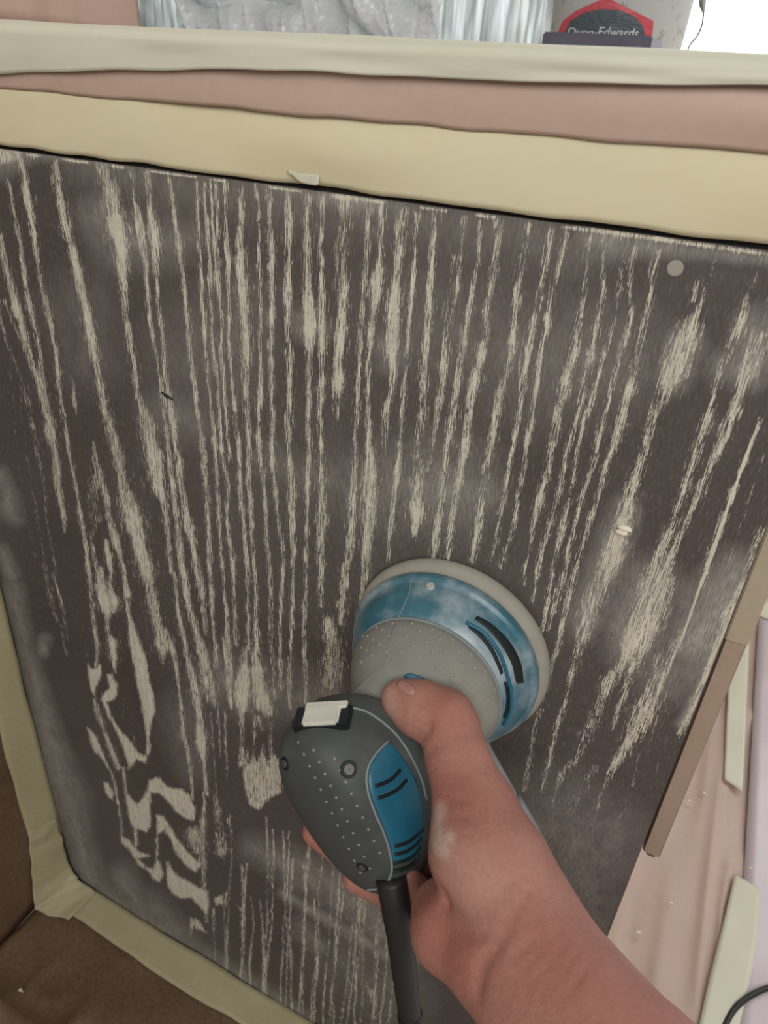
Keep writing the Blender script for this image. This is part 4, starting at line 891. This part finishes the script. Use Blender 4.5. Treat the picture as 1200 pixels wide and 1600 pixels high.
# ------------------------------------------------------------------ hand and forearm: one continuous surface grown from a distance field
def hand():
    VX = 0.0014
    W = WD
    def chain(*q): return [(W(x, y, d), r) for x, y, d, r in q]
    body = [  # (chain, k)
        (chain((814,1474,.318,.0260),(1000,1722,.275,.033),(1150,1920,.25,.040)), .010),
        (chain((846,1462,.330,.0205),(1016,1692,.300,.0285)), .012),
        (chain((775,1500,.318,.0200),(900,1660,.285,.027)), .012),
        (chain((814,1474,.322,.0250),(784,1380,.338,.0240)), .012),
        (chain((830,1442,.332,.0190),(792,1345,.350,.0190)), .012),
        # thenar
        (chain((790,1405,.330,.0225),(755,1330,.338,.0235)), .010),
        (chain((755,1330,.338,.0235),(741,1262,.350,.0185)), .010),
        # thumb
        (chain((741,1262,.350,.0185),(717,1192,.361,.0152)), .008),
        (chain((717,1192,.361,.0152),(693,1128,.370,.0140)), .006),
        (chain((694,1126,.370,.0138),(655,1106,.376,.0138)), .005),
        (chain((655,1107,.376,.0138),(626,1092,.380,.0104)), .006),
        (chain((703,1112,.372,.0108),(716,1135,.371,.0110)), .006),
        # heel of the palm
        (chain((762,1500,.322,.0185),(702,1458,.336,.0165)), .008),
        (chain((702,1458,.336,.0165),(692,1425,.350,.0155)), .007),
        # back of the hand and palm plate, hidden behind the thenar
        (chain((820,1440,.345,.020),(768,1310,.392,.0135)), .012),
        (chain((800,1450,.345,.019),(752,1350,.388,.0135)), .012),
        (chain((770,1465,.345,.018),(728,1392,.376,.0135)), .012),
        (chain((730,1462,.345,.017),(705,1425,.362,.0135)), .010),
    ]
    fingers = [
        chain((768,1310,.392,.0120),(680,1300,.432,.0105),(610,1265,.445,.0092),(575,1228,.440,.0082)),
        chain((752,1350,.388,.0122),(650,1362,.422,.0105),(560,1350,.425,.0092),(494,1300,.412,.0080)),
        chain((728,1392,.376,.0118),(660,1408,.400,.0100),(605,1392,.404,.0088),(556,1372,.400,.0078)),
        chain((705,1425,.362,.0108),(672,1415,.378,.0088),(648,1390,.384,.0078),(630,1362,.380,.0068)),
    ]
    e0, e1 = W(1000, 1722, .275), W(1150, 1920, .25); ed_ = (e1 - e0) / np.linalg.norm(e1 - e0)
    body.append(([(e1, .040), (e1 + ed_ * 0.08, .044), (e1 + ed_ * 0.17, .043)], .010))
    allp = np.array([p for c, k in body for p, r in c] + [p for c in fingers for p, r in c])
    lo = allp.min(0) - 0.045; hi = allp.max(0) + 0.045
    ns = np.ceil((hi - lo) / VX).astype(int); axs = [(lo[i] + np.arange(ns[i]) * VX).astype(np.float32) for i in range(3)]
    def cap_eval(D, a, b, ra, rb, k):
        rm = max(ra, rb) + 0.026
        i0 = np.maximum(((np.minimum(a, b) - rm - lo) / VX).astype(int), 0); i1 = np.minimum(((np.maximum(a, b) + rm - lo) / VX).astype(int) + 1, ns)
        sl = tuple(slice(i0[q], i1[q]) for q in range(3))
        X = axs[0][sl[0]][:, None, None]; Y = axs[1][sl[1]][None, :, None]; Z = axs[2][sl[2]][None, None, :]
        ab = b - a; L = float(ab @ ab) + 1e-12
        t = np.clip(((X - a[0]) * ab[0] + (Y - a[1]) * ab[1] + (Z - a[2]) * ab[2]) / L, 0, 1).astype(np.float32)
        d = np.sqrt((X - a[0] - t * ab[0]) ** 2 + (Y - a[1] - t * ab[1]) ** 2 + (Z - a[2] - t * ab[2]) ** 2) - (ra + (rb - ra) * t)
        s = D[sl]
        if k <= 0: D[sl] = np.minimum(s, d); return
        h = np.clip(k - np.abs(s - d), 0, None) / k
        D[sl] = np.minimum(s, d) - h * h * k * 0.25
    D = np.full(ns, 0.025, np.float32)
    for c, k in body:
        for (a, ra), (b, rb) in zip(c[:-1], c[1:]): cap_eval(D, a, b, ra, rb, k)
    out = D.copy()
    for c in fingers:
        E = np.full(ns, 0.025, np.float32)
        for (a, ra), (b, rb) in zip(c[:-1], c[1:]): cap_eval(E, a, b, ra, rb, 0.003)
        h = np.clip(0.006 - np.abs(D - E), 0, None) / 0.006; F2 = np.minimum(D, E) - h * h * 0.0015
        out = np.minimum(out, F2)
    D = out
    def first(px, py):
        r = ray(px, py) / F; ds = np.arange(0.2, 0.48, 0.0004); P = CAM + r * ds[:, None]
        q = np.round((P - lo) / VX).astype(int); ok = np.all((q >= 0) & (q < ns), 1); q = np.clip(q, 0, ns - 1)
        v = np.where(ok, D[q[:, 0], q[:, 1], q[:, 2]], 1.0); w = np.where(v < 0)[0]
        return P[w[0]] if len(w) else None
    def dent(P, depth, w):
        i0 = np.maximum(((P - 3 * w - lo) / VX).astype(int), 0); i1 = np.minimum(((P + 3 * w - lo) / VX).astype(int) + 2, ns)
        sl = tuple(slice(i0[q], i1[q]) for q in range(3))
        X = axs[0][sl[0]][:, None, None]; Y = axs[1][sl[1]][None, :, None]; Z = axs[2][sl[2]][None, None, :]
        ACC[sl] = np.maximum(ACC[sl], np.exp(-((X - P[0]) ** 2 + (Y - P[1]) ** 2 + (Z - P[2]) ** 2) / w ** 2) * abs(depth)) if depth > 0 else ACC[sl]
        if depth < 0: ACB[sl] = np.maximum(ACB[sl], np.exp(-((X - P[0]) ** 2 + (Y - P[1]) ** 2 + (Z - P[2]) ** 2) / w ** 2) * abs(depth))
    ACC = np.zeros_like(D); ACB = np.zeros_like(D)
    def crease(pts, depth, w):
        P2 = spline(pts, max(8, int(sum(np.hypot(*(np.array(pts[i + 1]) - pts[i])) for i in range(len(pts) - 1)) / 4)))
        for k, p in enumerate(P2):
            P = first(*p)
            if P is not None: dent(P, depth * (0.35 + 0.65 * math.sin(math.pi * (k + .5) / len(P2))), w)
    crease([(745, 1556), (749, 1530), (755, 1505), (770, 1482), (790, 1455)], 0.0030, 0.0030)      # wrist fold
    crease([(705, 1418), (722, 1446), (745, 1460), (768, 1462)], 0.0022, 0.0032)                     # thenar / heel groove
    crease([(690, 1392), (702, 1420)], 0.003, 0.003)
    crease([(800, 1500), (820, 1482), (842, 1462)], 0.0012, 0.0022)
    crease([(775, 1470), (800, 1430), (830, 1385)], 0.0010, 0.0022)
    crease([(655, 1155), (668, 1140), (672, 1128)], 0.0028, 0.0022)                                  # thumb joint fold
    crease([(664, 1182), (676, 1170), (690, 1166)], 0.0012, 0.0018)
    crease([(690, 1237), (708, 1246), (730, 1252)], 0.0011, 0.0018)
    crease([(695, 1272), (716, 1278), (742, 1282)], 0.0009, 0.0018)
    crease([(700, 1102), (707, 1112), (708, 1122)], 0.0010, 0.0016)
    crease([(690, 1098), (697, 1108), (697, 1118)], 0.0007, 0.0014)
    crease([(676, 1345), (700, 1362), (720, 1372)], 0.0006, 0.0018)
    for k in range(7):       # fine wrinkles fanning over the wrist and thumb base
        crease([(772 + k * 13, 1398 - k * 9), (800 + k * 11, 1372 - k * 12), (826 + k * 9, 1340 - k * 11)], 0.0007, 0.0014)
    for k in range(5): crease([(690 + k * 2, 1190 + k * 9), (716, 1186 + k * 10), (740, 1196 + k * 10)], 0.0006, 0.0014)
    for k in range(4): crease([(800 + k * 22, 1530 + k * 12), (840 + k * 22, 1490 + k * 12), (878 + k * 20, 1446 + k * 10)], 0.0008, 0.0018)
    crease([(640, 1088), (652, 1096), (662, 1094)], 0.0010, 0.0018)                                  # behind the nail
    crease([(630, 1068), (640, 1084)], 0.0008, 0.0016)
    for p, dp, w in (((706, 1100), -.0012, .006), ((700, 1330), -.0015, .014), ((672, 1440), -.001, .009)):
        P = first(*p)
        if P is not None: dent(P, dp, w)
    D = D + ACC - ACB
    # surface nets
    s = D < 0; nx, ny, nz = ns
    cs = np.stack([s[i:nx - 1 + i, j:ny - 1 + j, k:nz - 1 + k] for i in (0, 1) for j in (0, 1) for k in (0, 1)]).sum(0)
    act = (cs > 0) & (cs < 8); idx = np.full(act.shape, -1, np.int64); ii = np.argwhere(act); idx[act] = np.arange(len(ii))
    acc = np.zeros((len(ii), 3)); cnt = np.zeros(len(ii))
    cor = [(i, j, k) for i in (0, 1) for j in (0, 1) for k in (0, 1)]
    for a in cor:
        for ax in range(3):
            if a[ax] == 1: continue
            b = list(a); b[ax] = 1
            va = D[ii[:, 0] + a[0], ii[:, 1] + a[1], ii[:, 2] + a[2]]; vb = D[ii[:, 0] + b[0], ii[:, 1] + b[1], ii[:, 2] + b[2]]
            cr = (va < 0) != (vb < 0); t = np.where(cr, va / np.where(cr, va - vb, 1), 0)
            P = np.array(a, float)[None].repeat(len(ii), 0); P[:, ax] += t
            acc[cr] += P[cr]; cnt[cr] += 1
    V = lo + (ii + acc / cnt[:, None]) * VX
    Fc = []
    for ax in range(3):
        o1, o2 = [(1, 2), (2, 0), (0, 1)][ax]
        s0 = [slice(0, n) for n in ns]; s1 = [slice(0, n) for n in ns]; s0[ax] = slice(0, ns[ax] - 1); s1[ax] = slice(1, ns[ax])
        A, B2 = s[tuple(s0)], s[tuple(s1)]; e = np.argwhere(A != B2); e = e[(e[:, o1] > 0) & (e[:, o2] > 0) & (e[:, o1] < ns[o1] - 1) & (e[:, o2] < ns[o2] - 1)]
        q = []
        for d1, d2 in ((0, 0), (-1, 0), (-1, -1), (0, -1)):
            f = e.copy(); f[:, o1] += d1; f[:, o2] += d2; q.append(idx[f[:, 0], f[:, 1], f[:, 2]])
        q = np.stack(q, 1); fl = A[e[:, 0], e[:, 1], e[:, 2]]; q[~fl] = q[~fl][:, ::-1]; Fc.append(q[:, ::-1])
    Fc = np.concatenate(Fc); Fc = Fc[(Fc >= 0).all(1)]
    # light smoothing
    ed = np.concatenate([Fc[:, [0, 1]], Fc[:, [1, 2]], Fc[:, [2, 3]], Fc[:, [3, 0]]])
    for _ in range(2):
        sm = np.zeros_like(V); c = np.zeros(len(V)); np.add.at(sm, ed[:, 0], V[ed[:, 1]]); np.add.at(sm, ed[:, 1], V[ed[:, 0]]); np.add.at(c, ed[:, 0], 1); np.add.at(c, ed[:, 1], 1)
        V = V * 0.5 + 0.5 * sm / c[:, None]
    me = bpy.data.meshes.new('person'); me.vertices.add(len(V)); me.vertices.foreach_set('co', V.astype(np.float32).ravel())
    me.loops.add(Fc.size); me.loops.foreach_set('vertex_index', Fc.astype(np.int32).ravel()); me.polygons.add(len(Fc)); me.polygons.foreach_set('loop_start', np.arange(0, Fc.size, 4, dtype=np.int32))
    me.update(calc_edges=True); me.validate()
    # dust and flush on the skin, kept as attributes of the surface
    pale = np.zeros(len(V)); red = np.zeros(len(V))
    def dab(arr, pts, w, amt):
        for p in spline(pts, 14) if len(pts) > 1 else [np.array(pts[0], float)]:
            P = first(*p)
            if P is None: continue
            arr[:] = np.maximum(arr, amt * np.clip(1.35 - np.linalg.norm(V - P, axis=1) / w, 0, 1))
    dab(pale, [(684, 1270), (682, 1300), (690, 1325)], 0.0055, 0.85); dab(pale, [(690, 1318), (700, 1310)], 0.004, 0.8)
    dab(pale, [(690, 1340), (715, 1370), (735, 1400)], 0.014, 0.14); dab(pale, [(605, 1085), (612, 1110)], 0.006, 0.35)
    dab(red, [(660, 1420), (690, 1470), (720, 1500)], 0.014, 0.55); dab(red, [(690, 1110), (700, 1125)], 0.009, 0.5); dab(red, [(695, 1240), (720, 1262)], 0.012, 0.4)
    dab(red, [(1000, 1590), (940, 1530), (850, 1500)], 0.02, 0.35); dab(red, [(480, 1312)], 0.015, 0.5)
    for nm, a in (('pale', pale), ('red', red)):
        at_ = me.attributes.new(nm, 'FLOAT', 'POINT'); at_.data.foreach_set('value', a.astype(np.float32))
    o = obj('person', me, M['skin'], None, True); fixn(o)
    tag(o, 'bare hand and forearm gripping the sander, thumb laid over its neck', 'person')
    # thumbnail
    Bp = bvh(o); g = np.zeros((9, 7, 3))
    V = [hit(Bp, 634, 1074, 0.0003)[0]]; Fc = []; NB = 20
    for k in (0.35, 0.7, 1.0):
        for q in range(NB):
            a = 2 * math.pi * q / NB; ca, sa = math.cos(a), math.sin(a); e = (abs(ca) ** 3 + abs(sa) ** 3) ** (-1 / 3)
            lx, ly = 15.5 * ca * e * k, 8.0 * sa * e * k; t = math.radians(33)
            V.append(hit(Bp, 634 + lx * math.cos(t) - ly * math.sin(t), 1074 + lx * math.sin(t) + ly * math.cos(t), 0.0003 if k < 1 else -0.0002)[0])
    for q in range(NB):
        r = (q + 1) % NB; Fc.append((0, 1 + q, 1 + r))
        for k in range(2): Fc.append((1 + k * NB + q, 1 + (k + 1) * NB + q, 1 + (k + 1) * NB + r, 1 + k * NB + r))
    nl = mk('thumbnail', V, Fc, M['nail'], o, True); fixn(nl); md = nl.modifiers.new('thickness', 'SOLIDIFY'); md.thickness = 0.0006; md.offset = 0
hand()
